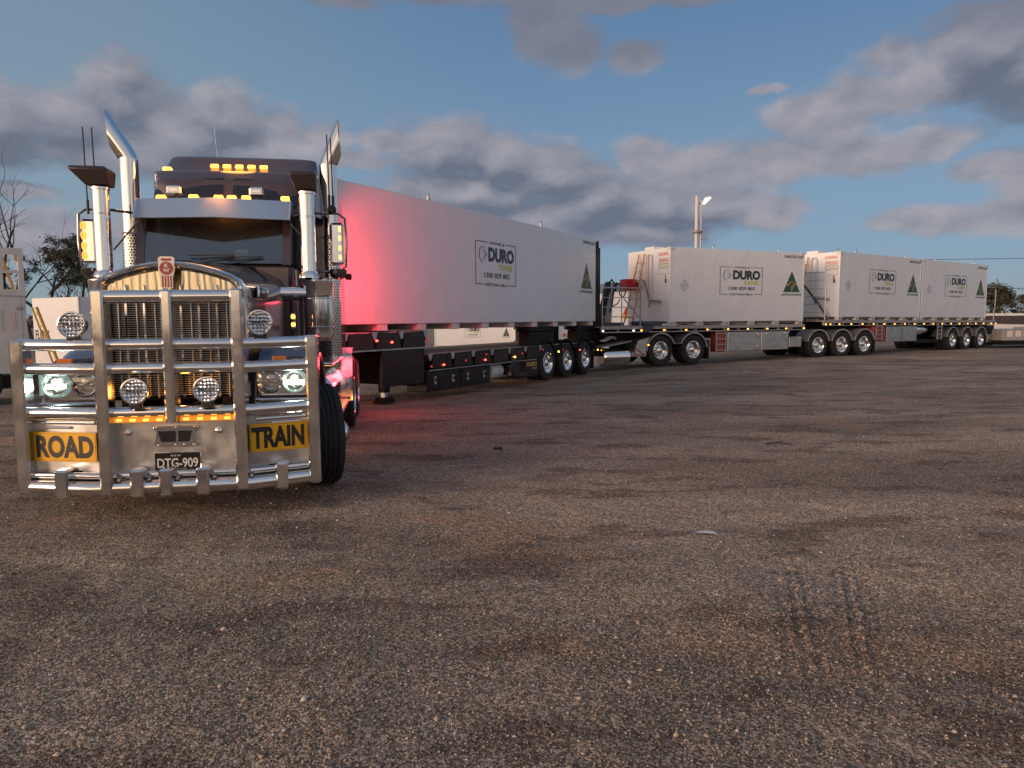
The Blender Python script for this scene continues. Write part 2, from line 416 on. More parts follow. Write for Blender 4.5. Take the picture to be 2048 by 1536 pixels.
# ------------------------------------------------------------------ ground
def sstep(x, a, b):
    t = np.clip((x-a)/(b-a), 0, 1); return t*t*(3-2*t)
def gz(x, y):
    x = np.asarray(x, float); y = np.asarray(y, float)
    far = sstep(y, 9, 21)
    return far*(.20*sstep(x, 1.5, 12) - .06*np.exp(-((x-.6)/3.0)**2))
def vnoise(x, y, sc, seed):
    rs = np.random.RandomState(seed); T = rs.rand(64, 64)
    X = x*sc; Y = y*sc; xi = np.floor(X).astype(int); yi = np.floor(Y).astype(int); fx = X-xi; fy = Y-yi
    fx = fx*fx*(3-2*fx); fy = fy*fy*(3-2*fy)
    g = lambda a, b: T[a % 64, b % 64]
    return (g(xi, yi)*(1-fx)+g(xi+1, yi)*fx)*(1-fy)+(g(xi, yi+1)*(1-fx)+g(xi+1, yi+1)*fx)*fy - .5
def relief(x, y):
    h = .05*vnoise(x, y, .25, 1) + .030*vnoise(x*1.0, y*1.0, .9, 2) + .016*vnoise(x, y, 2.7, 3) + .009*vnoise(x, y, 7.3, 4) + .006*vnoise(x, y, 17, 5)
    # lugged tyre tracks pressed into the loose surface
    fade = sstep(y, 2.7, 3.8)*(1-sstep(y, 4.3, 5.5))
    for cx, sl in ((1.63, .31), (1.95, .40)):
        d = (x - cx - (y-4.0)*sl)
        inside = np.exp(-(d/.115)**4)
        h = h + fade*inside*(-.012 + .020*(np.sin((y*1.0 + np.abs(d)*.8)*2*pi/.11) > -.2)*(np.sin(d*2*pi/.078) > .1))
    return h
def axis_pts(lo, hi, step, far, g=1.13):
    a = list(np.arange(lo, hi+1e-6, step)); s_ = step; x = a[-1]
    while x < far: s_ *= g; x += s_; a.append(x)
    s_ = step; x = a[0]; pre = []
    while x > -far: s_ *= g; x -= s_; pre.append(x)
    return np.array(pre[::-1] + a)
gx = axis_pts(-3.6, 4.0, .022, 1500); gy = axis_pts(2.0, 7.0, .022, 2500)
GX, GY = np.meshgrid(gx, gy, indexing='ij')
near_k = 1 - sstep(np.hypot(GX, GY), 40, 120)
GZ = gz(GX, GY) + relief(GX, GY)*near_k
GZ = GZ - sstep(np.hypot(GX, GY), 150, 1500)*.4
nx, ny = GX.shape
vv = np.stack([GX, GY, GZ], -1).reshape(-1, 3)
ii, jj = np.meshgrid(np.arange(nx-1), np.arange(ny-1), indexing='ij')
q = np.stack([ii*ny+jj, (ii+1)*ny+jj, (ii+1)*ny+jj+1, ii*ny+jj+1], -1).reshape(-1, 4)
gm = bpy.data.meshes.new('ground'); gm.vertices.add(len(vv)); gm.vertices.foreach_set('co', vv.ravel())
gm.loops.add(q.size); gm.loops.foreach_set('vertex_index', q.ravel()); gm.polygons.add(len(q))
gm.polygons.foreach_set('loop_start', np.arange(0, q.size, 4)); gm.polygons.foreach_set('use_smooth', [True]*len(q)); gm.update(); gm.validate()
def ground_fn(t, b):
    co = t.new('ShaderNodeTexCoord').outputs['Object']
    big = t.noise(t.new('ShaderNodeMapping', {'Vector': co, 'Rotation': (0,0,-.35), 'Scale': (.35, 1.0, 1)}).outputs[0], .55, 5, .6, .4)
    mid = t.noise(t.new('ShaderNodeMapping', {'Vector': co, 'Location': (7, 3, 0), 'Rotation': (0,0,-.3), 'Scale': (.6, 1.3, 1)}).outputs[0], 1.5, 5, .6)
    red = t.noise(t.new('ShaderNodeMapping', {'Vector': co, 'Location': (-4, 9, 0), 'Scale': (.5, 1.0, 1)}).outputs[0], .9, 4, .6)
    c = t.mix(t.ss(big, .36, .66), (.255,.190,.138), (.445,.332,.242))
    c = t.mix(t.m('MULTIPLY', t.ss(red, .54, .66), .55), c, (.42,.25,.155))
    c = t.mix(t.m('MULTIPLY', t.ss(mid, .48, .38), .6), c, (.125,.080,.057))
    v = t.new('ShaderNodeTexVoronoi', {'Vector': co, 'Scale': 85.0})
    v2 = t.new('ShaderNodeTexVoronoi', {'Vector': co, 'Scale': 36.0})
    cr = t.new('ShaderNodeSeparateColor', {0: v.outputs['Color']}).outputs[0]
    k = t.m('ADD', .48, t.m('MULTIPLY', t.m('POWER', cr, 2.0), 1.7))
    c = t.new('ShaderNodeVectorMath', {0: c, 3: k}, operation='SCALE').outputs[0]
    cr2 = t.new('ShaderNodeSeparateColor', {0: v2.outputs['Color']}).outputs[1]
    stone = t.m('MULTIPLY', t.ss(cr2, .86, .93), t.ss(v2.outputs['Distance'], .42, .25))
    c = t.mix(t.m('MULTIPLY', stone, .55), c, (.50,.43,.35))
    t.l.new(c, b.inputs['Base Color'])
    h = t.m('ADD', t.m('MULTIPLY', t.ss(v.outputs['Distance'], .6, .05), .010), t.m('MULTIPLY', stone, .010))
    h = t.m('ADD', h, t.m('MULTIPLY', t.noise(co, 22, 5, .65), .03))
    bb = t.new('ShaderNodeBump', {'Height': h, 'Strength': .9, 'Distance': 1.0})
    t.l.new(bb.outputs[0], b.inputs['Normal'])
GROUND = mat('gravel_yard', (.12,.1,.09), .93, spec=.25, fn=ground_fn)
gm.materials.append(GROUND)
go = bpy.data.objects.new('ground', gm); COL.objects.link(go); go['kind'] = 'structure'

# loose gravel on the near ground
def gravel():
    N = 90000
    r = 2.2 + 10*nrs.rand(N)**1.35; a = (nrs.rand(N)-.5)*1.75
    x = r*np.sin(a); y = r*np.cos(a)
    cl = vnoise(x, y, 1.1, 21) + .6*vnoise(x, y, 3.1, 22)
    keep = (cl + nrs.rand(N)*.9 > .12); x = x[keep]; y = y[keep]; n = len(x)
    s_ = .0028 + .0062*nrs.rand(n)**2.2 + .009*(nrs.rand(n) > .992)
    base = np.array([(1,0,0),(-1,0,0),(0,1,0),(0,-1,0),(0,0,1),(0,0,-1)], float)
    tri = np.array([(0,2,4),(2,1,4),(1,3,4),(3,0,4),(2,0,5),(1,2,5),(3,1,5),(0,3,5)])
    V = base[None]*(0.65+.7*nrs.rand(n, 6, 1)) + (nrs.rand(n, 6, 3)-.5)*.35
    V[:, :, 2] *= .75
    an = nrs.rand(n)*2*pi; ca, sa = np.cos(an), np.sin(an)
    Vx = V[:, :, 0]*ca[:, None]-V[:, :, 1]*sa[:, None]; Vy = V[:, :, 0]*sa[:, None]+V[:, :, 1]*ca[:, None]
    P = np.stack([Vx, Vy, V[:, :, 2]], -1)*s_[:, None, None]
    z = gz(x, y)+relief(x, y)
    P += np.stack([x, y, z+s_*.35], -1)[:, None]
    fs = (tri[None]+6*np.arange(n)[:, None, None]).reshape(-1, 3)
    me = bpy.data.meshes.new('gravel'); me.vertices.add(n*6); me.vertices.foreach_set('co', P.ravel())
    me.loops.add(fs.size); me.loops.foreach_set('vertex_index', fs.ravel()); me.polygons.add(len(fs))
    me.polygons.foreach_set('loop_start', np.arange(0, fs.size, 3)); me.update()
    def gf(t, b):
        g = t.new('ShaderNodeNewGeometry').outputs['Random Per Island']
        c = t.mix(g, (.11,.088,.068), (.50,.40,.31))
        c = t.mix(t.ss(g, .93, .99), c, (.62,.57,.52)); t.l.new(c, b.inputs['Base Color'])
    me.materials.append(mat('loose_gravel', (.2,.18,.16), .85, spec=.3, fn=gf))
    o = bpy.data.objects.new('gravel', me); COL.objects.link(o); o['kind'] = 'stuff'
gravel()

# ------------------------------------------------------------------ wheels
def make_wheel(parent, dual=True, style='alloy', loc=(0,0,0), rz=0.0, r=.5, wdt=.26):
    """outer face towards -Y, axle along Y"""
    e = pempty('wheel', parent, loc, rz)
    t = MB(); rr = .29
    def tyre(y0):
        h = wdt
        prof = [(rr, .015), (rr+.03, -.005), (r-.07, -.012), (r-.02, .0), (r-.002, .03)]
        k = 5
        for i in range(k):
            a = .03+(h-.06)*i/k; bq = .03+(h-.06)*(i+1)/k
            prof += [(r, a+.012), (r, bq-.012)] + ([(r-.013, bq-.009), (r-.013, bq+.009)] if i < k-1 else [])
        prof += [(r-.002, h-.03), (r-.02, h), (r-.07, h+.012), (rr+.03, h+.005), (rr, h-.015), (rr, .015)]
        t.lathe([(a, -b_) for a, b_ in prof], (0, y0, 0), (0,-1,0), 44, RUBBER)
    tyre(0)
    if dual: tyre(wdt+.05)
    t.build('tyre', e)
    m = MB(); mt = CHROME if style == 'chrome' else ALLOY
    dd = .13 if dual else -.02
    m.lathe([(rr+.012, .006), (rr-.004, .012), (rr-.015, -.005), (rr-.03, -.03), (rr-.05, -dd+.02), (rr-.075, -dd), (.20, -dd+.01), (.15, -dd+.012), (.13, -dd+.012)], (0,0,0), (0,-1,0), 40, mt)
    m.lathe([(.13, -dd+.012), (.125, -dd+.02), (.115, -dd+.09), (.07, -dd+.13), (.0005, -dd+.14)], (0,0,0), (0,-1,0), 28, mt)
    for i in range(10):
        a = 2*pi*i/10
        cx, cz = cos(a)*.185, sin(a)*.185
        m.disc((cx, -(-dd+.0135) , cz), (0,-1,0), .024, DARK, 10)
        a += pi/10; cx, cz = cos(a)*.145, sin(a)*.145
        m.lathe([(.016, 0), (.016, .03), (.0005, .034)], (cx, -(-dd+.012), cz), (0,-1,0), 8, mt)
    m.lathe([(rr, -wdt+.01), (rr-.04, -wdt+.03), (.1, -wdt+.02), (.0005, -wdt+.02)], (0, 0, 0), (0,-1,0), 24, BLKPAINT)
    m.build('rim', e)
    return e

def mudguard(parent, cx, cz, r, y0, y1, a0=15, a1=165, m=None, lip=True, name='mudguard'):
    b = MB(); m = m or GUARD; n = 20
    A = arc(cx, cz, r, a0, a1, n); B_ = arc(cx, cz, r-.012, a0, a1, n)
    b.prism(A + B_[::-1], 'y', y0, y1, m, True)
    if lip: b.prism(arc(cx, cz, r+.004, a0, a1, n) + arc(cx, cz, r-.045, a0, a1, n)[::-1], 'y', y0-.012, y0-.001, GREYP, True)
    return b.build(name, parent, angle=50)

def lamp(parent, p, m=AMBERD, name='marker_lamp', w_=.10, h=.035, d=.03, axis='y'):
    b = MB(); x, y, z = p
    if axis == 'y':
        b.box(x-w_/2, x+w_/2, y-d, y, z-h/2, z+h/2, m, .008); b.box(x-w_/2-.012, x+w_/2+.012, y-.008, y+.006, z-h/2-.01, z+h/2+.01, PLASTIC)
    else:
        b.box(x-d, x, y-w_/2, y+w_/2, z-h/2, z+h/2, m, .008)
    return b.build(name, parent)

# ------------------------------------------------------------------ tank containers
def duro_panel(parent, x0, x1, z0, z1, y, axis='-y', small=False):
    """printed frame with the maker's wordmark"""
    P = (lambda u, v: (x0+(x1-x0)*u, y, z0+(z1-z0)*v))
    b = MB(); t = .010; hgt = z1-z0; wd = x1-x0
    k = wd/hgt
    def bar(u0, u1, v0, v1, m=NAVY): b.add([P(u0,v0), P(u1,v0), P(u1,v1), P(u0,v1)], [(0,1,2,3)], m, False)
    bar(0, .012, 0, 1); bar(.988, 1, 0, 1)
    bar(.012, .29, .982, 1); bar(.72, .988, .982, 1); bar(.012, .20, 0, .018); bar(.80, .988, 0, .018)
    b.text('AUSTRALIAN MADE', (.32, .62, .955, 1.02), P, NAVY, .01)
    b.add([P(.645,.955), P(.69,.955), P(.6675,1.03)], [(0,1,2)], NAVY, False)
    b.text('DURO', (.30, .945, .545, .885), P, NAVY, .055)
    b.text('TANK', (.55, .93, .36, .505), P, LOGOY, .03, .25)
    b.text('1300 829 802', (.20, .83, .165, .285), P, NAVY, .02)
    b.text('DUROTANK.COM.AU', (.23, .77, -.03, .045), P, NAVY, .01)
    # ring with chevrons
    ring = [(.175+.088*cos(radians(a)), .70+.088*k*1.05*sin(radians(a))) for a in range(60, 275, 8)]
    b.strokes([ring], .013, P, NAVY)
    b.strokes([[(.17,.79),(.235,.70),(.17,.60)], [(.205,.81),(.265,.70),(.205,.59)]], .010, P, NAVY)
    return b.build('logo_panel', parent)
def ausmade(parent, x0, x1, z0, z1, y):
    P = (lambda u, v: (x0+(x1-x0)*u, y, z0+(z1-z0)*v)); b = MB()
    b.add([P(0,0), P(1,0), P(.5,1)], [(0,1,2)], GREENI, False)
    P2 = (lambda u, v: (x0+(x1-x0)*u, y-.002, z0+(z1-z0)*v))
    b.strokes([[(.17,.33),(.28,.36),(.38,.43),(.47,.50),(.57,.50),(.64,.42),(.70,.35),(.80,.33),(.74,.42)],
               [(.64,.42),(.58,.30),(.48,.24),(.50,.13),(.47,.03)], [(.47,.50),(.36,.37),(.25,.31),(.17,.33)], [(.64,.30),(.55,.18),(.53,.08)]], .035, P2, GOLDI)
    b.text('AUSTRALIAN MADE', (-.10, 1.10, -.17, -.06), P, GREENI, .02)
    return b.build('origin_triangle', parent)
def lug(parent, x, y, z):
    b = MB(); b.prism([(x-.045, z-.01), (x+.045, z-.01), (x+.045, z+.05)] + arc(x, z+.07, .045, 0, 180, 8) + [(x-.045, z+.05)], 'y', y-.014, y+.014, WHITE2)
    b.tube([(x+.03*cos(a), y, z+.125+.03*sin(a)) for a in np.linspace(0, 2*pi, 11)[:-1]], .01, 6, GALV, closed=True)
    return b.build('lifting_lug', parent)
def container(label, L, M, kind='iso', logo=None, tri=None, group='white tank containers on the road train', H=2.59, Wd=2.44):
    t = thing('tank_container', label, 'container', M, group)
    b = MB(); z0 = .12 if kind == 'iso' else 0.0
    b.box(0, L, 0, Wd, z0, H, WHITE, .012)
    if kind == 'iso':      # slim corner posts and rails proud of the panels
        for x in (0, L-.05): b.box(x-.004, x+.054, -.006, .05, z0, H+.003, WHITE)
    b.build('body', t)
    fr = MB(); 
    if kind == 'iso':
        n = 6
        for i in range(n):
            x = .0 + (L-.28)*i/(n-1)
            fr.box(x, x+.26, .0, .16, 0, .118, WHITE2, .006); fr.box(x, x+.26, Wd-.16, Wd, 0, .118, WHITE2, .006)
            for dx in (.06, .15): fr.box(x+dx, x+dx+.045, -.003, .01, .035, .085, DARK)
        fr.box(0.26, L-.28, .18, Wd-.18, .04, .118, GREYP)
        fr.build('base_frame', t)
        for x in (0, L-.18):
            c = MB(); c.box(x-.006, x+.186, -.008, .17, H-.118, H+.006, WHITE2, .008)
            c.build('corner_casting', t)
    else:
        for i in range(10):
            x = .25+(L-.7)*i/9
            fr.box(x, x+.30, .02, Wd-.02, -.13, -.002, WHITE2, .006)
        fr.build('base_frame', t)
    if logo: duro_panel(t, *logo, -.004)
    if tri: ausmade(t, *tri, -.004)
    P = lambda u, v: (u, -.0035, v)
    b = MB(); b.text('COMBUSTIBLE LIQUID', (L-1.02, L-.06, H-.22, H-.11), P, NAVY, .02); b.build('warning_text', t)
    if kind == 'iso' and L < 7:
        b = MB(); b.strokes([[(.60,1.14),(.77,1.33),(.60,1.52),(.43,1.33),(.60,1.14)]], .014, P, NAVY)
        b.text('C1', (.56,.64,1.37,1.42), P, NAVY, .01); b.text('COMBUSTIBLE', (.49,.71,1.31,1.345), P, NAVY, .01); b.text('3', (.58,.62,1.22,1.27), P, NAVY, .01)
        b.build('hazard_diamond', t)
    return t
def end_fittings(t, H=2.59, ladder=True):
    """the pump end, facing -X"""
    b = MB(); X = -.004
    P = lambda u, v: (X, u, v)          # u runs along Y; seen from -X the text must run towards -Y
    Pm = lambda u, v: (X-.001, .62-u, v)
    b.text('DIESEL', (-.02, .54, 2.34, 2.44), Pm, REDI, .02)
    for (v0, v1, m) in ((2.12, 2.24, REDI), (1.95, 2.06, NAVY)):
        b.strokes([[(.02, v0), (.54, v0), (.54, v1), (.02, v1), (.02, v0)]], .014, Pm, m)
    b.text('DANGER NO SMOKING', (.05, .50, 2.15, 2.21), Pm, REDI, .02)
    b.text('SAFE FILL', (.20, .50, 1.98, 2.03), Pm, LOGOY, .02)
    b.strokes([[(.02, 1.72), (.52, 1.72), (.52, 1.90), (.02, 1.90), (.02, 1.72)]], .008, Pm, NAVY)
    b.add([Pm(.34,1.58), Pm(.42,1.58), Pm(.42,1.68), Pm(.34,1.68)], [(0,1,2,3)], AMBEROFF, False)
    b.build('placard', t)
    g = MB(); g.box(-.02, -.003, .18, .26, 1.42, 1.56, mat('green_gauge', (.06,.12,.07), .4)); g.build('gauge', t)
    # top box and vent
    v = MB(); v.box(.02, .45, .95, 1.45, H, H+.10, WHITE, .01); v.build('hatch_box', t)
    v = MB(); v.tube([(.12, .2, H), (.12, .2, H+.09)], .03, 10, GALV); v.lathe([(.05, .09), (.055, .11), (.001, .13)], (.12,.2,H), (0,0,1), 12, GALV); v.build('vent_cap', t)
    # vertical pipes
    p = MB(); p.tube([(-.06, .95, .70), (-.06, .95, 2.32), (-.06, 1.0, 2.42), (-.06, 1.13, 2.42), (-.06, 1.18, 2.32), (-.06, 1.18, .95)], .028, 8, WHITE2); p.build('fill_pipe', t)
    p = MB(); p.tube([(-.02, .85, .85), (-.22, .85, .85)], .05, 10, GALV); p.tube([(-.14, .98, .86), (-.14, .55, .84)], .035, 8, GALV)
    p.tube([(-.20, .85, .84), (-.22, .86, .60)], .018, 6, PLASTIC); p.tube([(-.12, .55, .84), (-.10, .36, .80)], .05, 10, GALV); p.build('valve', t)
    if ladder:
        l = MB()
        for (yb, yt) in ((1.92, 1.62), (1.42, 1.30)):
            l.tube([(-.50, yb, .08), (-.10, yt, 2.46)], .026, 8, ORANGE)
        for i in range(7):
            k = (i+.6)/7.5; l.tube([(-.50+.4*k, 1.92-.3*k, .08+2.38*k), (-.50+.4*k, 1.42-.12*k, .08+2.38*k)], .013, 6, ORANGE)
        l.build('ladder', t)

# ------------------------------------------------------------------ trailer A: black drop deck
YA = 1.0552
AX, AY = 2.6861-12.19*cos(YA), 23.3381-12.19*sin(YA)
def black_trailer():
    t = thing('drop_deck_trailer', 'long black drop deck trailer directly behind the truck, folded ramps at its tail', 'trailer', pose(AX, AY, YA, 0.0))
    Y0, Y1 = .06, 2.40
    b = MB(); b.box(-.55, 3.14, Y0+.02, Y1, 1.20, 1.44, BLKPAINT, .01); b.box(-.4, 3.0, .55, 1.9, .95, 1.199, BLKPAINT)
    b.prism([(2.35,1.199),(3.14,1.199),(3.14,.42),(2.85,.30),(2.35,.95)], 'y', .12, 2.1, BLKPAINT); b.box(1.72, 3.13, .10, .14, .36, 1.19, BLKGLOSS); b.box(-.2, 3.1, 2.0, 2.04, .50, 1.19, BLKPAINT); b.build('gooseneck', t)  # near skirt and far sheet added to darken the space under the neck
    b = MB(); b.box(-.5, 3.12, Y0+.05, Y1-.03, 1.441, 1.47, DECKW)
    b.box(3.16, 12.85, Y0+.05, Y1-.03, .951, .975, DECKW); b.build('deck', t)
    b = MB(); b.box(3.15, 12.9, Y0+.02, Y1, .80, .95, BLKPAINT, .008); b.box(3.1, 12.7, .75, .95, .48, .80, BLKPAINT); b.box(3.1, 12.7, 1.5, 1.7, .48, .80, BLKPAINT)
    b.build('lower_frame', t)
    # side rave: trapezoid tie pads
    for (xa, xb, zt) in ((-.2, 3.1, 1.44), (3.25, 8.4, .945)):
        n = max(2, int((xb-xa)/.78)); s_ = (xb-xa)/n
        for i in range(n):
            b = MB(); x = xa+s_*i
            b.prism([(x+.10, zt-.01), (x+s_-.10, zt-.01), (x+s_-.03, zt-.30), (x+.03, zt-.30)], 'y', Y0-.035, Y0+.018, BLKGLOSS); b.build('side_flap', t)
        for i in range(n+1):
            b = MB(); x = xa+s_*i; b.prism([(x-.09, zt+.03), (x+.09, zt+.03), (x+.035, zt-.12), (x-.035, zt-.12)], 'y', Y0-.03, Y0+.016, ALLOY2); b.build('tie_bracket', t)
    b = MB(); b.box(-.3, 3.1, Y0-.03, Y0+.0, 1.10, 1.13, ALLOY2); b.box(3.2, 8.2, Y0-.03, Y0, .60, .62, ALLOY2); b.build('tie_rail', t)
    # landing leg
    for yy in (.35, 1.95):
        l = MB(); l.box(2.08, 2.26, yy, yy+.16, .22, 1.2, BLKPAINT); l.box(2.12, 2.22, yy+.03, yy+.13, .1, .3, ALLOY2)
        l.prism([(1.97, .01), (2.37, .01), (2.28, .12), (2.06, .12)], 'y', yy-.05, yy+.21, BLKPAINT); l.build('landing_leg', t)
    # tool boxes
    for i, (xa, xb) in enumerate(((3.15, 4.42), (4.45, 5.75))):
        b = MB(); b.box(xa, xb, Y0-.01, .62, .14, .60, BLKGLOSS, .02)
        b.box(xa+.03, xb-.03, Y0-.02, Y0-.008, .17, .57, BLKGLOSS, .008)
        o = b.build('tool_box', t)
        for x in (xa+.28, xb-.30): h = MB(); h.box(x-.045, x+.045, Y0-.035, Y0-.019, .30, .47, ALLOY2, .01); h.box(x-.02, x+.02, Y0-.045, Y0-.034, .36, .43, DARK); h.build('latch', o)
    b = MB(); b.lathe([(.001,0),(.17,.02),(.19,.06),(.19,.55),(.17,.59),(.001,.61)], (6.0, .32, .40), (1,0,0), 24, WHITE2); b.build('air_tank', t)
    b = MB(); b.lathe([(.001,0),(.2,.0),(.26,.05),(.26,.17),(.2,.22),(.001,.22)], (6.95, .20, .42), (0,-1,0), 24, PLASTIC); b.box(6.7,7.0,.02,.1,.25,.5,ALLOY2); b.build('spare_holder', t)
    b = MB(); b.box(7.55, 8.32, Y0-.02, .5, .16, .62, BLKGLOSS, .02)
    P = lambda u, v: (u, Y0-.024, v)
    b.text('DURO', (7.62, 8.20, .43, .55), P, GOLDI, .05); b.text('TANK', (7.92, 8.22, .34, .40), P, GOLDI, .03, .2); b.build('wheel_guard_panel', t)
    # wheels
    first = None
    for x in (8.85, 10.14, 11.46):
        if first is None: first = make_wheel(t, True, 'chrome', (x, .03, .47)); base = first
        else: copy_tree(base, t, (x, .03, .47))
        copy_tree(base, t, (x, 2.43, .47), pi)
        b = MB(); b.tube([(x, .1, .47), (x, 2.35, .47)], .07, 10, BLKPAINT); b.build('axle', t)
    for x in (8.85, 10.14, 11.46):
        b = MB(); b.prism(arc(x, .47, .62, 30, 150, 12) + arc(x, .47, .60, 30, 150, 12)[::-1], 'y', Y0-.02, .7, BLKPAINT); b.build('mudguard', t)
    b = MB(); b.box(12.15, 12.19, .05, .62, .12, .78, PLASTIC); b.build('mud_flap', t)
    b = MB(); b.box(12.2, 12.92, Y0, Y1, .48, .80, BLKPAINT, .02); b.build('tail_frame', t)
    # container stands on the lower deck, staggered near and far side
    for (xa, xb, ys) in ((7.88, 9.40, (.10,)), (11.0, 12.3, (.10, 1.95))):
        b = MB(); 
        for yy in ys:
            b.box(xa, xb, yy, yy+.34, .99, 1.36, BLKPAINT, .02); b.box(xa-.06, xb+.06, yy-.02, yy+.36, 1.365, 1.478, BLKPAINT, .01)
            b.box(xa-.06, xb+.06, yy-.02, yy+.36, .976, 1.01, BLKPAINT)
            for x in (xa+.28, xb-.3): b.lathe([(.07,0),(.07,.01),(.001,.01)], (x, yy-.001, 1.18), (0,-1,0), 14, DARK)
        b.build('container_stand', t)
    # folded ramps standing at the tail
    for yy in (.12, 1.62):
        b = MB()
        for k in (0, .62): b.box(12.30, 12.72, yy-.06+k, yy+k+.06, .82, 3.98, BLKPAINT, .01)
        for i in range(14): b.box(12.34, 12.66, yy+.06, yy+.56, 1.0+i*.22, 1.06+i*.22, BLKPAINT)
        b.tube([(12.62, yy+.1, .9), (12.82, yy+.1, 2.2), (12.66, yy+.1, 3.6)], .035, 8, BLKPAINT); b.tube([(12.62, yy+.3, 1.4), (12.78, yy+.32, 2.4), (12.60, yy+.3, 3.9)], .02, 6, PLASTIC)
        b.box(12.60, 12.68, yy-.02, yy+.06, 3.98, 4.2, BLKPAINT)
        b.build('ramp', t)
    # lamps
    for x, z, m in ((1.47,1.30,REDL),(1.93,1.26,REDL),(3.71,.71,REDL),(5.45,.73,REDL),(11.0,.75,REDL)): lamp(t, (x, Y0-.04, z), m, w_=.06)
    for x, z, m in ((6.91,.73,YELL),(9.5,.76,YELL)): lamp(t, (x, Y0-.04, z), m, w_=.06)
    for x, z in ((3.1,1.30),(5.5,.86),(7.3,.80),(8.5,.86),(9.8,.80),(3.25,.70),(4.6,.76),(12.4,.70)): lamp(t, (x, Y0-.04, z), REDOFF if x < 12 else YELL, 'reflector', w_=.05)
    return t
black_trailer()
container('long white tank container with a red glow on its front end, on the black trailer', 12.19, pose(AX, AY, YA, 1.62), 'flat',
          (5.04, 6.98, 2.53-1.62, 3.55-1.62), (11.06, 11.86, 2.63-1.62, 3.42-1.62))
TA_ = bpy.context.scene.objects['tank_container']
for x in (3.32, 8.52): lug(TA_, x, .06, 2.59)

# ------------------------------------------------------------------ trailers B and C and the dolly
YB, BX, BY = .4413, 5.2614, 24.2704
YC, CX, CY = .6012, 12.4255, 27.717
MB_ = pose(BX, BY, YB); MC_ = pose(CX, CY, YC, 0.16, .006)
def handrail(t, pts_x, y, z0, z1, name='guard_rail', posts=2, rails=4, brace=True, m=None):
    m = m or GALV; xa, xb = pts_x; b = MB()
    b.tube([(xa, y, z0), (xa, y, z1-.08), (xa+.06, y, z1), (xb-.06, y, z1), (xb, y, z1-.08), (xb, y, z0)], .022, 8, m)
    for i in range(1, rails): z = z0+(z1-z0)*i/rails; b.tube([(xa, y, z), (xb, y, z)], .014, 6, m)
    for i in range(1, posts): x = xa+(xb-xa)*i/posts; b.tube([(x, y, z0), (x, y, z1)], .018, 6, m)
    if brace: b.tube([(xa+(xb-xa)*.55, y-.02, z0+(z1-z0)*.72), (xb+.25, y-.02, z0)], .022, 6, m)
    return b.build(name, t)
def ladder(t, x0, x1, y, z0, z1, m, n=4, name='ladder'):
    b = MB()
    for x in (x0, x1): b.box(x-.025, x+.025, y-.03, y, z0, z1, m)
    for i in range(n): z = z0+(z1-z0)*(i+.4)/n; b.box(x0, x1, y-.028, y-.004, z-.018, z+.018, m)
    return b.build(name, t)
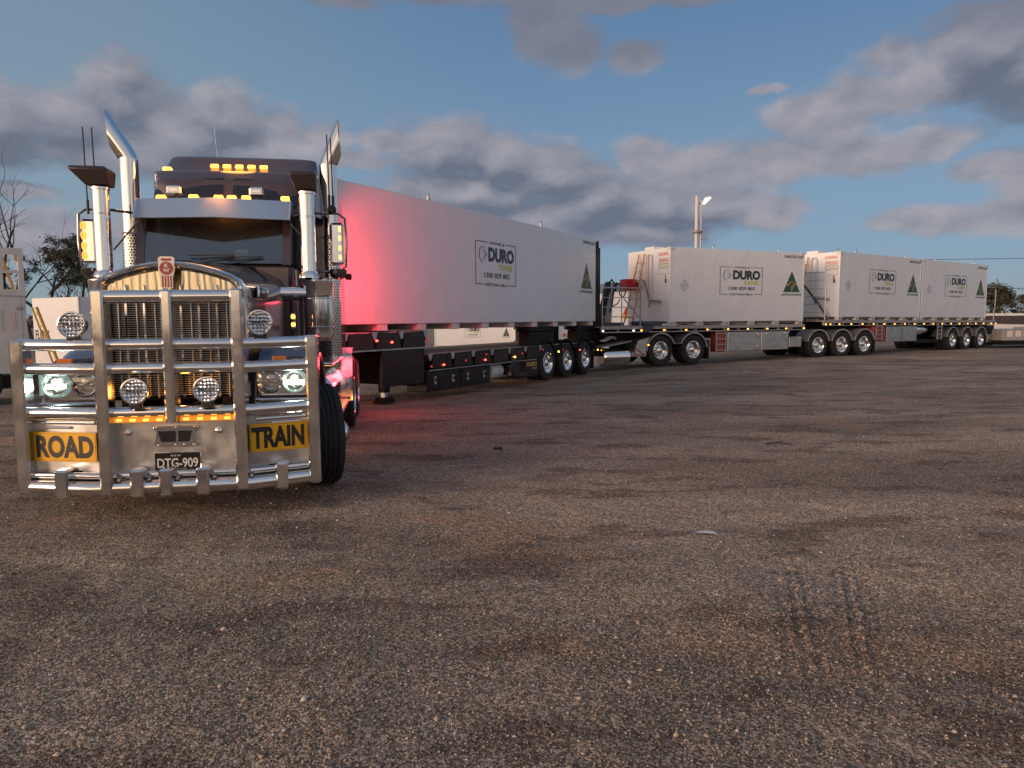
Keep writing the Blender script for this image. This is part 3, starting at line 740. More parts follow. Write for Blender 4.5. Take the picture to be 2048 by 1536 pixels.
def flat_trailer(kind):
    if kind == 'B':
        M = MB_; x0, x1 = -2.66, 6.16; zt = 1.45; lab = 'grey flat deck trailer carrying one tank container, between black trailer and rear trailer'
    else:
        M = MC_; x0, x1 = -.9, 13.35; zt = 1.42; lab = 'rearmost flat deck trailer carrying two tank containers, silver toolbox underneath'
    t = thing('flat_deck_trailer', lab, 'trailer', M, 'flat deck trailers at the back of the road train')
    b = MB(); b.box(x0, x1, .03, 2.41, zt-.045, zt, DECKW); b.build('deck', t)
    b = MB(); b.box(x0, x1, -.01, .10, zt-.10, zt+.012, GREYP, .006); b.box(x0, x1, -.01, .03, zt-.20, zt-.175, ALLOY2)
    n = int((x1-x0)/.6)
    for i in range(n+1): x = x0+(x1-x0-.03)*i/n; b.box(x, x+.03, -.008, .09, zt-.175, zt-.10, GREYP)
    b.box(x0, x1, 2.34, 2.45, zt-.12, zt+.01, GREYP); b.build('side_rail', t)
    b = MB()
    xe = x1 if kind == 'C' else 10.2
    for y in (.72, 1.55): b.box(x0+.3, x1-.05, y, y+.14, zt-.46, zt-.05, BLKPAINT, .01)
    if kind == 'B':
        for y in (.72, 1.55): b.box(x1-.6, 10.1, y, y+.14, .78, 1.02, BLKPAINT)
        b.lathe([(.5, 0), (.5, .05), (.001, .05)], (8.1, 1.2, 1.02), (0,0,1), 24, BLKPAINT)
    for i in range(int((x1-x0)/1.0)): x = x0+.5+i; b.box(x, x+.08, .12, 2.32, zt-.20, zt-.05, BLKPAINT)
    b.build('chassis', t)
    if kind == 'B':
        xs = [-1.14, -.23, .68, 1.59, 2.5, 3.4, 4.31, 5.22, 6.1]
    else:
        xs = [-.83, -.55] + [.05+i*.80 for i in range(17)]
        xs = [x for x in xs if x < 13.3] + [13.32]
    for x in xs: lamp(t, (x, -.012, zt-.14), AMBERD, w_=.07, h=.04)
    if kind == 'B':
        lamp(t, (-1.45, -.012, zt-.14), LAMPW, 'white_lamp', w_=.06); lamp(t, (-2.62, -.012, zt-.14), LAMPW, 'white_lamp', w_=.05)
        handrail(t, (-2.62, -1.16), .02, zt, 2.68, posts=2)
        handrail(t, (-2.55, -1.3), 2.40, zt, 2.62, posts=2, brace=False)
        b = MB(); b.box(-1.05, -.30, -.04, .7, zt+.012, zt+.16, mat('dark_blue_box', (.05,.06,.09), .45), .02); b.prism([(-1.1, zt+.01), (-.62, zt+.01), (-.85, zt-.2), (-1.05, zt-.2)], 'y', -.05, -.014, mat('dark_blue_box'))
        b.box(-2.3, -1.2, .9, 1.9, zt, zt+.12, mat('dark_blue_box')); b.build('deck_locker', t)
        # folded loading arms stand at the front
        b = MB(); b.prism([(-2.25, zt+.0), (-2.02, zt), (-1.72, 2.92), (-1.86, 2.92)], 'y', .9, 1.05, PLASTIC); b.prism([(-2.05, zt), (-1.55, zt), (-1.50, 2.60), (-1.72, 2.86)], 'y', 1.15, 1.2, GREYP)
        b.tube([(-1.8, .88, 2.9), (-1.72, .88, 3.0), (-1.6, .88, 2.85), (-1.72, .86, 2.1), (-1.8, .86, 1.9)], .03, 8, PLASTIC); b.tube([(-2.1, .86, 1.5), (-1.95, .85, 2.3), (-1.75, .84, 2.75)], .025, 8, PLASTIC)
        b.tube([(-1.72, .84, 2.1), (-1.5, .84, 2.2), (-1.42, .84, 2.35)], .02, 6, PLASTIC)
        b.build('loading_arm', t)
        # tool box, red steps, landing leg
        b = MB(); b.box(2.52, 4.05, .0, .66, .55, 1.22, ALLOY2, .015); b.box(4.07, 5.38, .0, .66, .55, 1.22, ALLOY2, .015)
        b.box(4.15, 5.3, -.008, .0, .86, .87, GREYP); o = b.build('tool_box', t)
        for x, z in ((3.9,1.1),(3.9,.67),(4.3,1.12),(5.2,1.12)): h = MB(); h.lathe([(.05,0),(.05,.02),(.02,.025),(.001,.02)], (x, -.001, z), (0,-1,0), 14, CHROME); h.build('latch', o)
        b = MB(); b.box(2.08, 2.5, .06, .40, .52, 1.25, REDP, .01); b.build('red_locker', t)
        ladder(t, 2.02, 2.44, .03, .52, 1.28, GALV)
        for yy in (.4, 1.9):
            b = MB(); b.box(1.2, 1.36, yy, yy+.16, .42, 1.25, BLKPAINT); b.box(1.24, 1.32, yy+.04, yy+.12, .22, .45, BLKPAINT); b.box(1.08, 1.50, yy-.06, yy+.22, .17, .22, BLKPAINT)
            b.tube([(1.36, yy+.05, .6), (1.75, yy+.05, 1.2)], .03, 6, BLKPAINT); b.build('landing_leg', t)
        b = MB(); b.box(5.5, 6.12, .08, .5, .62, 1.0, ALLOY2, .02); b.build('battery_box', t)
        wx = (6.9, 8.14, 9.37); zc = .66; style = 'chrome'
    else:
        b = MB(); b.box(3.5, 5.92, .0, .7, .55, 1.18, ALLOY2, .015); b.box(4.70, 4.72, -.005, .0, .58, 1.15, BLKPAINT); b.build('tool_box', t)
        b = MB(); b.prism([(2.45, 1.18), (3.45, 1.18), (3.45, .55), (2.45, .60)], 'y', .04, .6, REDP); b.build('red_locker', t)
        ladder(t, 2.72, 3.15, .02, .62, 1.28, GALV)
        b = MB(); b.lathe([(.001,0),(.2,.02),(.24,.08),(.24,1.0),(.2,1.06),(.001,1.08)], (6.05, .36, 1.02), (1,0,0), 24, ALLOY); b.build('air_tank', t)
        ladder(t, 7.75, 8.12, .03, .58, 1.25, GALV, 4)
        b = MB(); b.box(6.2, 8.6, .2, .5, .45, .6, BLKPAINT); b.build('step_frame', t)
        wx = (9.15, 10.5, 11.92); zc = .54
        b = MB(); b.box(12.55, 13.2, -.01, .5, .36, .76, ALLOY2, .02); b.build('guard_box', t)
        b = MB(); b.box(12.5, 13.35, .05, 2.4, .78, 1.2, BLKPAINT); b.box(13.3, 13.34, .05, 2.4, .2, .8, PLASTIC); b.build('tail_frame', t)
        b = MB()
        for z in (zt+.0,):
            b.tube([(-.85, .02, z), (-.85, .02, z+1.72), (-.85, .08, z+1.8), (-.85, 1.4, z+1.8), (-.85, 1.46, z+1.72), (-.85, 1.46, z)], .022, 8, GALV)
            for k in (.3, .6, .9, 1.2, 1.5): b.tube([(-.85, .02, z+k), (-.85, 1.46, z+k)], .012, 6, GALV)
            b.tube([(-.85, 1.0, z), (-.85, 1.0, z+1.8)], .015, 6, GALV)
        b.build('guard_rail', t)
        b = MB(); b.tube([(-.80, 1.35, 3.05), (-.72, 1.0, 2.75), (-.66, .6, 2.25), (-.6, .35, 1.9), (-.5, .15, 1.5)], .04, 8, PLASTIC); b.box(-.8, -.7, 1.2, 1.4, 3.0, 3.2, PLASTIC); b.build('hose', t)
        b = MB(); b.tube([(12.4, .04, 3.0), (13.22, .04, 3.0), (13.32, .04, 2.9), (13.30, .04, 2.1), (13.22, .04, 1.8), (13.22, .04, zt)], .022, 8, GALV)
        for z in (2.7, 2.35, 2.0): b.tube([(12.45, .04, z), (13.29, .04, z)], .013, 6, GALV)
        b.build('tail_rail', t)
        b = MB(); b.tube([(12.6, .1, 3.0), (12.72, .1, 2.85), (12.7, .1, 2.7)], .04, 8, PLASTIC); b.build('tail_hose', t)
    base = None
    for x in wx:
        if base is None: base = make_wheel(t, True, 'chrome', (x, .02, zc))
        else: copy_tree(base, t, (x, .02, zc))
        copy_tree(base, t, (x, 2.42, zc), pi)
        b = MB(); b.tube([(x, .1, zc), (x, 2.35, zc)], .07, 10, BLKPAINT); b.build('axle', t)
        mudguard(t, x, zc, .60, -.01, .66)
    b = MB(); b.box(wx[2]+.56, wx[2]+.60, .0, .66, zc-.36, zc+.2, PLASTIC); b.build('mud_flap', t)
    return t
tb = flat_trailer('B'); tcr = flat_trailer('C')
# dolly under the front of the middle trailer
d = thing('trailer_dolly', 'two axle dolly with grey mudguards under the front of the middle flat trailer', 'dolly', MB_)
base = None
for x in (-.33, 1.03):
    if base is None: base = make_wheel(d, True, 'alloy', (x, .02, .63))
    else: copy_tree(base, d, (x, .02, .63))
    copy_tree(base, d, (x, 2.42, .63), pi)
    b = MB(); b.tube([(x, .1, .63), (x, 2.35, .63)], .07, 10, BLKPAINT); b.build('axle', d)
b = MB(); g1 = arc(-.33, .63, .60, 22, 158, 18)
b.prism(arc(-.33, .63, .60, 22, 180, 18) + arc(-.33, .63, .588, 22, 180, 18)[::-1], 'y', -.01, .66, GUARD, True)
b.prism(arc(-.33, .63, .604, 22, 180, 18) + arc(-.33, .63, .555, 22, 180, 18)[::-1], 'y', -.022, -.011, GREYP, True)
b.prism([(-.93, .63), (-.89, .90), (-.80, 1.08), (-1.25, .98), (-1.42, .60), (-1.42, .46), (-.93, .46)], 'y', .0, .64, ALLOY2); b.build('mudguard', d)
b = MB(); b.prism(arc(1.03, .63, .60, 8, 158, 18) + arc(1.03, .63, .588, 8, 158, 18)[::-1], 'y', -.01, .66, GUARD, True)
b.prism(arc(1.03, .63, .604, 8, 158, 18) + arc(1.03, .63, .555, 8, 158, 18)[::-1], 'y', -.022, -.011, GREYP, True)
b.box(.24, .46, -.02, .64, .84, .875, GUARD); b.build('mudguard', d)
b = MB(); b.strokes([[(-1.38,.74),(-1.38,.50),(-.98,.50),(-1.38,.74)]], .04, lambda u, v: (u, -.004, v), REDP); b.build('red_marker', d)
lamp(d, (-.86, -.014, .83), AMBERD, w_=.06)
b = MB()
for y in (.75, 1.5): b.box(-1.4, 1.7, y, y+.16, .72, .98, BLKPAINT)
b.lathe([(.55,0),(.55,.06),(.001,.06)], (.35, 1.2, 1.0), (0,0,1), 24, BLKPAINT)
b.prism([(-1.4, .7), (-1.4, 1.8), (-3.3, 1.32), (-3.3, 1.12)], 'z', .80, .92, BLKPAINT); b.build('drawbar', d)
b = MB(); b.prism([(-2.62, .80), (-1.45, .98), (-1.45, .95), (-2.62, .76)], 'y', .05, .7, GREYP); b.build('drawbar_step', d)
b = MB(); b.lathe([(.001,0),(.25,.02),(.30,.09),(.30,1.0),(.25,1.07),(.001,1.09)], (-2.50, .36, .45), (1,0,0), 28, CHROME)
b.build('air_tank', d)
b = MB(); b.box(1.66, 1.70, 0, .66, .3, .95, PLASTIC); b.build('mud_flap', d)
b = MB()
for i in range(5): b.tube([(-3.1+.2*i, .5+.15*i, .95), (-2.8+.1*i, .45+.15*i, 1.18-.04*i), (-2.3, .5+.15*i, 1.28), (-1.8, .6+.1*i, 1.15)], .018, 6, PLASTIC)
for i in range(3): b.tube([(-2.5+.1*i, .3, .98), (-2.2+.1*i, .25, 1.12), (-1.9, .3, 1.02)], .02, 6, GALV)
b.build('air_hose', d)

cB = container('white tank container with red hose reel and orange ladder on its end', 6.06, MB_ @ Matrix.Translation((0, 0, 1.463)), 'iso',
               (2.11, 4.04, 1.05, 2.00), (5.04, 5.86, 1.16, 1.92))
end_fittings(cB)
b = MB(); b.lathe([(.001,0),(.20,0),(.20,.34),(.001,.34)], (-.34, 2.10, 1.42), (0,-1,0), 20, REDREEL); b.box(-.56, -.12, 1.72, 2.14, 1.22, 1.62, REDREEL, .02)
b.box(-.12, -.01, 1.8, 2.1, 1.3, 1.5, PLASTIC); b.build('hose_reel', cB)
b = MB(); b.tube([(-.58, 1.93+.19*cos(a), 1.20+.20*sin(a)) for a in np.linspace(pi, 2*pi, 12)], .022, 8, PLASTIC)
b.build('hose_loop', cB); b = MB(); b.tube([(-.56, 2.16, 1.45), (-.60, 2.28, 1.50), (-.6, 2.34, 1.35), (-.6, 2.36, 1.2)], .035, 8, PLASTIC)
b.build('reel_outlet', cB); b = MB(); b.tube([(-.12, 1.55, 1.62), (-.10, 1.35, 1.55), (-.1, 1.15, 1.25), (-.08, 1.08, .95)], .014, 6, PLASTIC); b.build('hose', cB)
cC = container('white tank container with placards on its end, front one of the rearmost trailer', 6.06, MC_ @ Matrix.Translation((0, 0, 1.434)), 'iso',
               (2.05, 4.03, 1.06, 2.00), (5.0, 5.80, 1.16, 1.92))
end_fittings(cC)
cD = container('white tank container standing last of all at the tail of the road train', 6.06, MC_ @ Matrix.Translation((6.19, 0, 1.434)), 'iso',
               (2.0, 4.0, 1.06, 2.00), (5.0, 5.80, 1.16, 1.92))
for c, xs in ((cB, (1.9, 4.9)), (cC, (1.2, 4.9)), (cD, (1.2, 4.9))):
    for x in xs: lug(c, x, .10, 2.59)

# ------------------------------------------------------------------ the truck
MT = pose(-2.953, 6.115, radians(9.3))
T = thing('truck', 'dark bonneted road train truck with chrome bull bar, lit amber lamps and headlights', 'truck', MT)
def truck():
    # ---- bull bar
    bb = pempty('bull_bar', T)
    def post(x, y, z0, z1, w_=.10, dp=.16, top=True):
        b = MB(); b.box(x-w_/2, x+w_/2, y-.02, y+dp, z0, z1, ALLOY, .016); b.build('post', bb)
    post(-.485, 0, .225, 1.965); post(.052, -.004, .835, 1.965, .085); post(.612, 0, .235, 1.975)
    post(-1.21, .20, .225, 1.545, .105); post(1.205, .20, .225, 1.57, .105)
    def rail(pts, r=.050, nm='rail'):
        b = MB(); b.tube(pts, r, 16, ALLOY); b.build(nm, bb)
    rail([(-.485,.07,1.905),(.612,.07,1.915)], .056)
    for z in (1.505, 1.30, .925):
        rail([(-1.215,.28,z),(-.60,.085,z),(.70,.085,z),(1.205,.28,z+.01)])
    rail([(-1.215,.26,.285),(-.60,.05,.285),(.70,.05,.285),(1.205,.26,.29)], .062)
    rail([(-1.215,.27,.385),(-.60,.085,.385),(.70,.085,.385),(1.205,.27,.39)], .03)
    # lower alloy sheet with the wings swept back
    b = MB()
    def strip(pts, z0, z1, m, th=.012):
        for (a, c) in zip(pts[:-1], pts[1:]):
            b.add([(a[0],a[1],z0),(c[0],c[1],z0),(c[0],c[1],z1),(a[0],a[1],z1),(a[0],a[1]+th,z0),(c[0],c[1]+th,z0),(c[0],c[1]+th,z1),(a[0],a[1]+th,z1)],
                  [(0,1,2,3),(7,6,5,4),(0,4,5,1),(3,2,6,7),(0,3,7,4),(1,5,6,2)], m, False)
    PL = [(-1.20,.33),(-.58,.13),(.68,.13),(1.19,.33)]
    strip([PL[0],PL[1]], .36, .875, ALLOY2); strip(PL[1:3], .36, .88, ALLOY2); strip(PL[2:], .36, .875, ALLOY2)
    for z in (.885, .855): pass
    b.build('bumper_panel', bb)
    for (xa, xb, ya, yb) in ((-1.17,-.60,.31,.13),(.72,1.16,.13,.31)):
        b = MB(); b.tube([(xa,ya-.0,.865),(xb,yb-.0,.865)], .014, 8, CHROME); b.tube([(xa,ya-.0,.835),(xb,yb-.0,.835)], .014, 8, CHROME); b.build('trim_strip', bb)
    for (xa, xb, ya, yb) in ((-1.05,-.82,.268,.195),(.84,1.08,.17,.268)):
        b = MB(); b.tube([(xa,ya,.795),(xb,yb,.795)], .012, 8, CHROME); b.build('badge_bar', bb)
    # clamps round the bottom rail
    for x in (-.86, -.24, -.01, .29, .93):
        y = .02 if -.6 < x < .7 else (.02+(abs(x)-.6)*.33)
        c = MB(); c.box(x-.054, x+.054, y-.062, y+.09, .205, .45, ALLOY, .018); c.build('clamp', bb)
    for x in (-.42, -.18, .05, .35, .66): c = MB(); c.tube([(x,.06,.40),(x,-.0,.40)], .016, 8, GALV); c.tube([(x+.03,.06,.36),(x+.03,-.0,.36)], .013, 8, GALV); c.build('bolt', bb)
    for x in (-.34, .405):
        c = MB(); c.lathe([(.028,0),(.028,.02),(.012,.03),(.001,.035)], (x,.128,.745), (0,-1,0), 14, CHROME); c.box(x-.05,x+.02,.085,.10,.735,.75,CHROME,.004); c.build('eye_bolt', bb)
    # recovery opening
    c = MB(); x0, x1, z0, z1 = -.135, .245, .615, .80
    outer = [(x0+.03,z0),(x1-.03,z0),(x1-.01,z0+.02),(x1-.035,z1-.05),(x1,z1-.02),(x1-.02,z1),(x0+.02,z1),(x0,z1-.02),(x0+.035,z1-.05),(x0+.01,z0+.02)]
    c.prism(outer, 'y', .098, .128, CHROME); c.build('recovery_frame', bb, bevel=.004)
    c = MB(); c.prism([(-.065,.66),(.055,.66),(.055,.755),(-.09,.755)], 'y', .0945, .0975, DARK); c.prism([(.075,.66),(.165,.66),(.19,.755),(.075,.755)], 'y', .0945, .0975, DARK)
    for (x,z) in ((-.1,.785),(.06,.785),(.21,.785),(-.09,.63),(.05,.632),(.12,.632),(.2,.63)): c.lathe([(.011,0),(.009,.008),(.001,.01)], (x,.098,z), (0,-1,0), 8, CHROME)
    c.build('recovery_slot', bb)
    # number plate
    c = MB(); c.box(-.135, .250, .112, .124, .408, .568, CHROME, .006); c.box(-.126, .241, .107, .1115, .415, .561, PLATEB, .006)
    P = lambda u, v: (u, .1055, v)
    c.text('DTG-909', (-.108, .226, .432, .515), P, WINK, .015); c.text('N S W', (.005, .085, .530, .546), P, WINK, .01); c.strokes([[(-.02,.424),(.13,.424)]], .004, P, WINK); c.build('number_plate', bb)
    # road train signs, lying on the swept wings
    def sign(word, a, c_, z0, z1):
        A = Vector((a[0], a[1], 0)); Bv = Vector((c_[0], c_[1], 0)); D = (Bv-A); nrm = Vector((D.y, -D.x, 0)).normalized()
        if nrm.y > 0: nrm = -nrm
        def Pq(u, v, o): q = A + D*u + nrm*o; return (q.x, q.y, z0+(z1-z0)*v)
        s = MB()
        def slab(u0, u1, v0, v1, o0, o1, m):
            vs = [Pq(u, v, o) for o in (o0, o1) for (u, v) in ((u0,v0),(u1,v0),(u1,v1),(u0,v1))]
            s.add(vs, [(0,3,2,1),(4,5,6,7),(0,1,5,4),(1,2,6,5),(2,3,7,6),(3,0,4,7)], m, False)
        slab(0,1,0,1,0,.008,SIGNY)
        Pf = lambda u, v: Pq(u, v, .0095)
        s.strokes([[(.015,.045),(.985,.045),(.985,.955),(.015,.955),(.015,.045)]], .006, lambda u, v: Pf(u, v), INK)
        s.text(word, (.06, .955, .12, .89) if word == 'ROAD' else (.03, .90, .12, .89), Pf, INK, .046)
        s.build('road_train_sign', bb)
    sign('ROAD', (-1.155, .272), (-.575, .085), .505, .760)
    sign('TRAIN', (.668, .075), (1.160, .270), .545, .795)
    # amber strip under the rail
    for xa, xb in ((-.43, .0), (.105, .555)):
        c = MB(); c.box(xa, xb, .045, .085, .842, .886, mat('amber_strip_lens', (.7,.25,.03), .2, emit=(1,.30,.03), es=.5, sample=False), .006)
        n = 4
        for i in range(n): x = xa+(xb-xa)*(i+.5)/n; c.box(x-.022, x+.022, .036, .044, .855, .873, AMBER, .002)
        c.build('amber_strip', bb)
    # driving lamps
    def driving(x, y, z, r=.108):
        e = pempty('driving_lamp', bb, (x, y, z))
        b = MB(); b.lathe([(r*.9,-.09),(r*1.0,-.02),(r*1.04,.0),(r*1.02,.012),(r*.93,.014),(r*.92,.0)], (0,0,0), (0,-1,0), 36, ALLOY); b.lathe([(r*.9,-.09),(r*.5,-.12),(.001,-.12)], (0,0,0), (0,-1,0), 24, PLASTIC)
        b.box(-.05, .05, -.0, .05, -r-.045, -r*.85, PLASTIC, .01); b.box(-r*.9, -r*.75, .0, .04, -r*.5, -.0, PLASTIC)
        b.build('housing', e)
        b = MB(); b.lathe([(r*.93,.003),(r*.5,-.002),(.001,-.004)], (0,0,0), (0,-1,0), 30, LEDS)
        b.text('NARVA', (-.062,.062,-.010,.012), lambda u, v: (u, -.0075, v), INK, .06); b.build('reflector', e)
    driving(-.725, .10, 1.675); driving(-.222, -.02, 1.115); driving(.352, -.02, 1.118); driving(.785, .10, 1.685)
    # ---- grille
    gr = pempty('grille', T)
    gy = .72
    # arch of the surround (chrome tube-like frame)
    xl, xr, zc_, zt_, xm = -.755, .545, 2.10, 2.255, -.11
    top = []
    path = [(xl, gy, .98), (xl, gy, 2.02), (xl+.03, gy, 2.085), (xl+.10, gy, 2.135)] + \
           [(xl+.10+(xm-.0-(xl+.10))*k, gy, 2.135+(zt_-2.135)*(1-(1-k)**1.8)) for k in (.25,.5,.75,1)] + \
           [(xm+(xr-.10-xm)*k, gy, zt_-(zt_-2.135)*(k**1.8)) for k in (.25,.5,.75,1)] + [(xr-.03, gy, 2.085), (xr, gy, 2.02), (xr, gy, .98)]
    b = MB()
    n = len(path); ring = []
    for (px, py, pz) in path:
        ring.append((px, pz))
    # section: wide front lip swept along the path
    vs = []; ctr = (-.105, 1.6)
    for i, (px, pz) in enumerate(ring):
        a_ = ring[max(i-1,0)]; c_ = ring[min(i+1,n-1)]; dx, dz = c_[0]-a_[0], c_[1]-a_[1]; L = sqrt(dx*dx+dz*dz); nx_, nz_ = -dz/L, dx/L   # outward normal
        for (o, yy) in ((-.075, gy+.06), (-.075, gy+.0), (-.05, gy-.035), (-.015, gy-.045), (.0, gy-.02), (.008, gy+.03), (.008, gy+.12)):
            vs.append((px+nx_*o, yy, pz+nz_*o))
    fs = [(i*7+j, (i+1)*7+j, (i+1)*7+j+1, i*7+j+1) for i in range(n-1) for j in range(6)]
    b.add(vs, fs, mat('surround_chrome', (.90,.90,.90), .17, 1.0)); b.build('surround', gr, angle=60)
    b = MB(); b.add([(xl+.05, gy+.045, 1.93), (xr-.05, gy+.045, 1.93), (xr-.05, gy+.045, 2.07), (xr-.11, gy+.045, 2.11), (xm, gy+.045, 2.22), (xl+.11, gy+.045, 2.11), (xl+.05, gy+.045, 2.07)], [(0,1,2,3,4,5,6)],
          mat('mirror_panel', (.52,.48,.37), .07, 1.0, fn=wavy)); b.build('header_panel', gr)
    b = MB(); b.box(xl+.05, xr-.05, gy+.16, gy+.18, .95, 1.93, DARK)
    b.build('radiator', gr)
    b = MB(); k = 0
    for i in range(8):
        x = xl+.09+(xr-xl-.18)*i/7
        b.prism([(x-.009, gy+.0), (x+.009, gy+.0), (x+.014, gy+.05), (x-.014, gy+.05)], 'z', .98, 1.93, CHROME)
        if 0 < i < 7: b.prism([(x-.016, 1.93), (x+.016, 1.93), (x, 2.04)], 'y', gy+.005, gy+.04, CHROME)
        if i < 7:
            x += (xr-xl-.18)/14; b.box(x-.004, x+.004, gy+.04, gy+.07, .98, 1.93, ALLOY2)
    b.build('vertical_bar', gr)
    b = MB()
    z = 1.0
    while z < 1.92: b.box(xl+.06, xr-.06, gy+.075, gy+.09, z, z+.005, ALLOY2); z += .021
    b.build('mesh', gr)
    # badge
    b = MB(); b.prism(arc(xm+.0, 2.185, .072, -20, 200, 16) + [(xm-.052, 2.10), (xm-.048, 2.0), (xm+.048, 2.0), (xm+.052, 2.10)], 'y', gy-.085, gy-.05, BADGEW)
    b.prism([(xm-.068, 2.20), (xm+.068, 2.20), (xm+.072, 2.275), (xm+.05, 2.292), (xm-.05, 2.292), (xm-.072, 2.275)], 'y', gy-.084, gy-.052, BADGEW)
    b.prism(arc(xm, 2.185, .060, 0, 345, 22), 'y', gy-.089, gy-.0855, EMRED); b.prism([(xm-.04, 2.252), (xm+.04, 2.252), (xm+.045, 2.274), (xm-.045, 2.274)], 'y', gy-.088, gy-.0845, EMRED)
    for k in range(4): x = xm-.036+.024*k; b.box(x-.0065, x+.0065, gy-.088, gy-.0855, 2.012, 2.118, EMRED)
    P = lambda u, v: (u, gy-.091, v)
    b.text('K', (xm-.016, xm+.020, 2.192, 2.226), P, WINK, .03); b.text('W', (xm-.028, xm+.028, 2.148, 2.182), P, WINK, .03); b.build('badge', gr)
    # ---- bonnet
    b = MB()
    hw = lambda k: .645+.13*k
    cxk = lambda k: -.105+.0*k
    secs = []
    for k in np.linspace(0, 1, 9):
        y = gy+.08+(2.55-gy-.08)*k; h = 2.235+.14*k; wv = hw(k); side = 2.06+.10*k; c = cxk(k)
        zb = 1.32
        sec = [(c-wv, y, zb), (c-wv-.0, y, side-.25), (c-wv+.005, y, side-.05), (c-wv+.06, y, side+.03), (c-wv*.55, y, h-.04), (c, y, h), (c+wv*.55, y, h-.04), (c+wv-.06, y, side+.03), (c+wv-.005, y, side-.05), (c+wv, y, side-.25), (c+wv, y, zb)]
        secs += sec
    fs = [(i*11+j, i*11+j+1, (i+1)*11+j+1, (i+1)*11+j) for i in range(8) for j in range(10)]
    b.add(secs, fs, DKPAINT); b.build('bonnet', T, angle=60)
    b = MB(); b.tube([(-.105, .85, 2.262), (-.105, 1.7, 2.32), (-.105, 2.45, 2.392)], .014, 8, CHROME); b.build('bonnet_strip', T)
    for sgn in (-1, 1):      # side intake badge / louvre
        x = -.105+sgn*.70
        b = MB(); b.box(x-.012, x+.012, 1.15, 1.75, 1.93, 2.06, CHROME, .01); b.box(x-.016, x+.016, 1.25, 1.66, 1.955, 2.035, DARK)
        for i in range(5): b.box(x-.019, x+.019, 1.28+.08*i, 1.31+.08*i, 1.955, 2.035, CHROME)
        b.build('side_vent', T)
    # ---- fenders
    for sgn in (-1, 1):
        c0 = -.03; b = MB()
        xi, xo = c0+sgn*.66, c0+sgn*1.20
        def fn(u, v):
            a = radians(172-150*u); rr_ = .70
            y = 1.28-rr_*1.12*cos(pi-a) if False else 1.30+rr_*1.05*cos(a); z = .765+rr_*sin(a)
            x = xi+(xo-xi)*v; drop = .0 if v < .75 else .10*((v-.75)/.25)**2
            return (x, y, z-drop)
        b.grid(fn, 18, 8, mat('fender_paint', (.11,.145,.21), .25, .2, coat=.6))
        b.add([fn(i/18, 1.0) for i in range(19)] + [(fn(i/18, 1.0)[0]-sgn*.012, 1.30+(fn(i/18,1.0)[1]-1.30)*.93, .72+(fn(i/18,1.0)[2]-.72)*.90) for i in range(19)], [(i, i+1, 20+i, 19+i) for i in range(18)], MATS['fender_paint'])
        b.build('fender', T, angle=60)
        b = MB(); xw = c0+sgn*.98
        b.box(xw-.14, xw+.14, .70, .95, 1.0, 1.36, DKPAINT, .03); b.build('fender_nose', T)
        b = MB(); x = -1.03 if sgn < 0 else .855; b.box(x-.065, x+.065, .655, .695, 1.285, 1.365, AMBEROFF, .008); b.build('turn_lamp', T)
    # ---- headlamps, paired round lamps in a bright panel
    for sgn in (-1, 1):
        hl = pempty('headlight', T)
        xa, xb = (-1.17, -.66) if sgn < 0 else (.66, 1.17)
        b = MB(); b.box(xa, xb, .52, .66, .985, 1.265, CHROME, .02); b.box(xa, xb, .44, .52, .955, .984, CHROME, .008); b.box(xa, xb, .47, .52, 1.262, 1.29, CHROME, .006); b.build('housing', hl)
        for (x, lit) in (((-1.045), True), ((-.80), False)) if sgn < 0 else (((1.01), True), ((.79), False)):
            e = MB(); r = .098
            e.lathe([(r*1.12,-.01),(r*1.12,.025),(r,.03),(r*.97,.005),(r*.75,-.03),(r*.3,-.045),(.001,-.05)], (x,.505,1.135), (0,-1,0), 32, HEADHALO if lit else CHROME)
            e.lathe([(.035,.0),(.03,.02),(.001,.026)], (x,.52,1.165), (0,-1,0), 16, CHROME); e.box(x-.06,x+.06,.49,.515,1.125,1.14,CHROME)
            e.tube([(x-.05,.50,1.10),(x,.50,1.075),(x+.05,.50,1.10)], .008, 6, CHROME)
            if lit:
                e.box(x-.085, x+.085, .480, .495, 1.106, 1.142, HEADL, .008)
                e.lathe([(.030,.0),(.001,.004)], (x,.492,1.165), (0,-1,0), 16, HEADL)
            e.build('bulb_bowl', hl)
            e = MB(); e.lathe([(r*.98,.028),(r*.6,.034),(.001,.036)], (x,.505,1.135), (0,-1,0), 24, LENS); e.build('lens', hl)
        if sgn < 0:   # side marker lens glowing at the wing's outer end
            e = MB(); e.box(-1.165, -1.15, .46, .515, 1.05, 1.24, HEADHALO); e.build('edge_reflector', hl)
    # ---- chassis, axle, mud flaps
    b = MB()
    for x in (-.5, .38): b.box(x-.04, x+.04, .6, 7.0, .72, .98, BLKPAINT)
    b.box(-.6, .5, .30, .62, .42, .90, BLKPAINT); b.box(-.9, .9, .18, .34, .34, .42, BLKPAINT)
    b.tube([(-1.0,1.25,.5),(1.0,1.25,.5)], .07, 10, BLKPAINT); b.box(-.55, .42, .95, 2.5, .95, 1.35, DARK); b.box(-.75,.6,2.5,4.1,.9,1.3,BLKPAINT)
    b.tube([(-1.1,5.25,.52),(1.1,5.25,.52)], .09, 10, BLKPAINT); b.tube([(-1.1,6.55,.52),(1.1,6.55,.52)], .09, 10, BLKPAINT)
    b.box(-.5,.4,5.4,6.6,.98,1.12,BLKPAINT,.03); b.build('chassis', T)
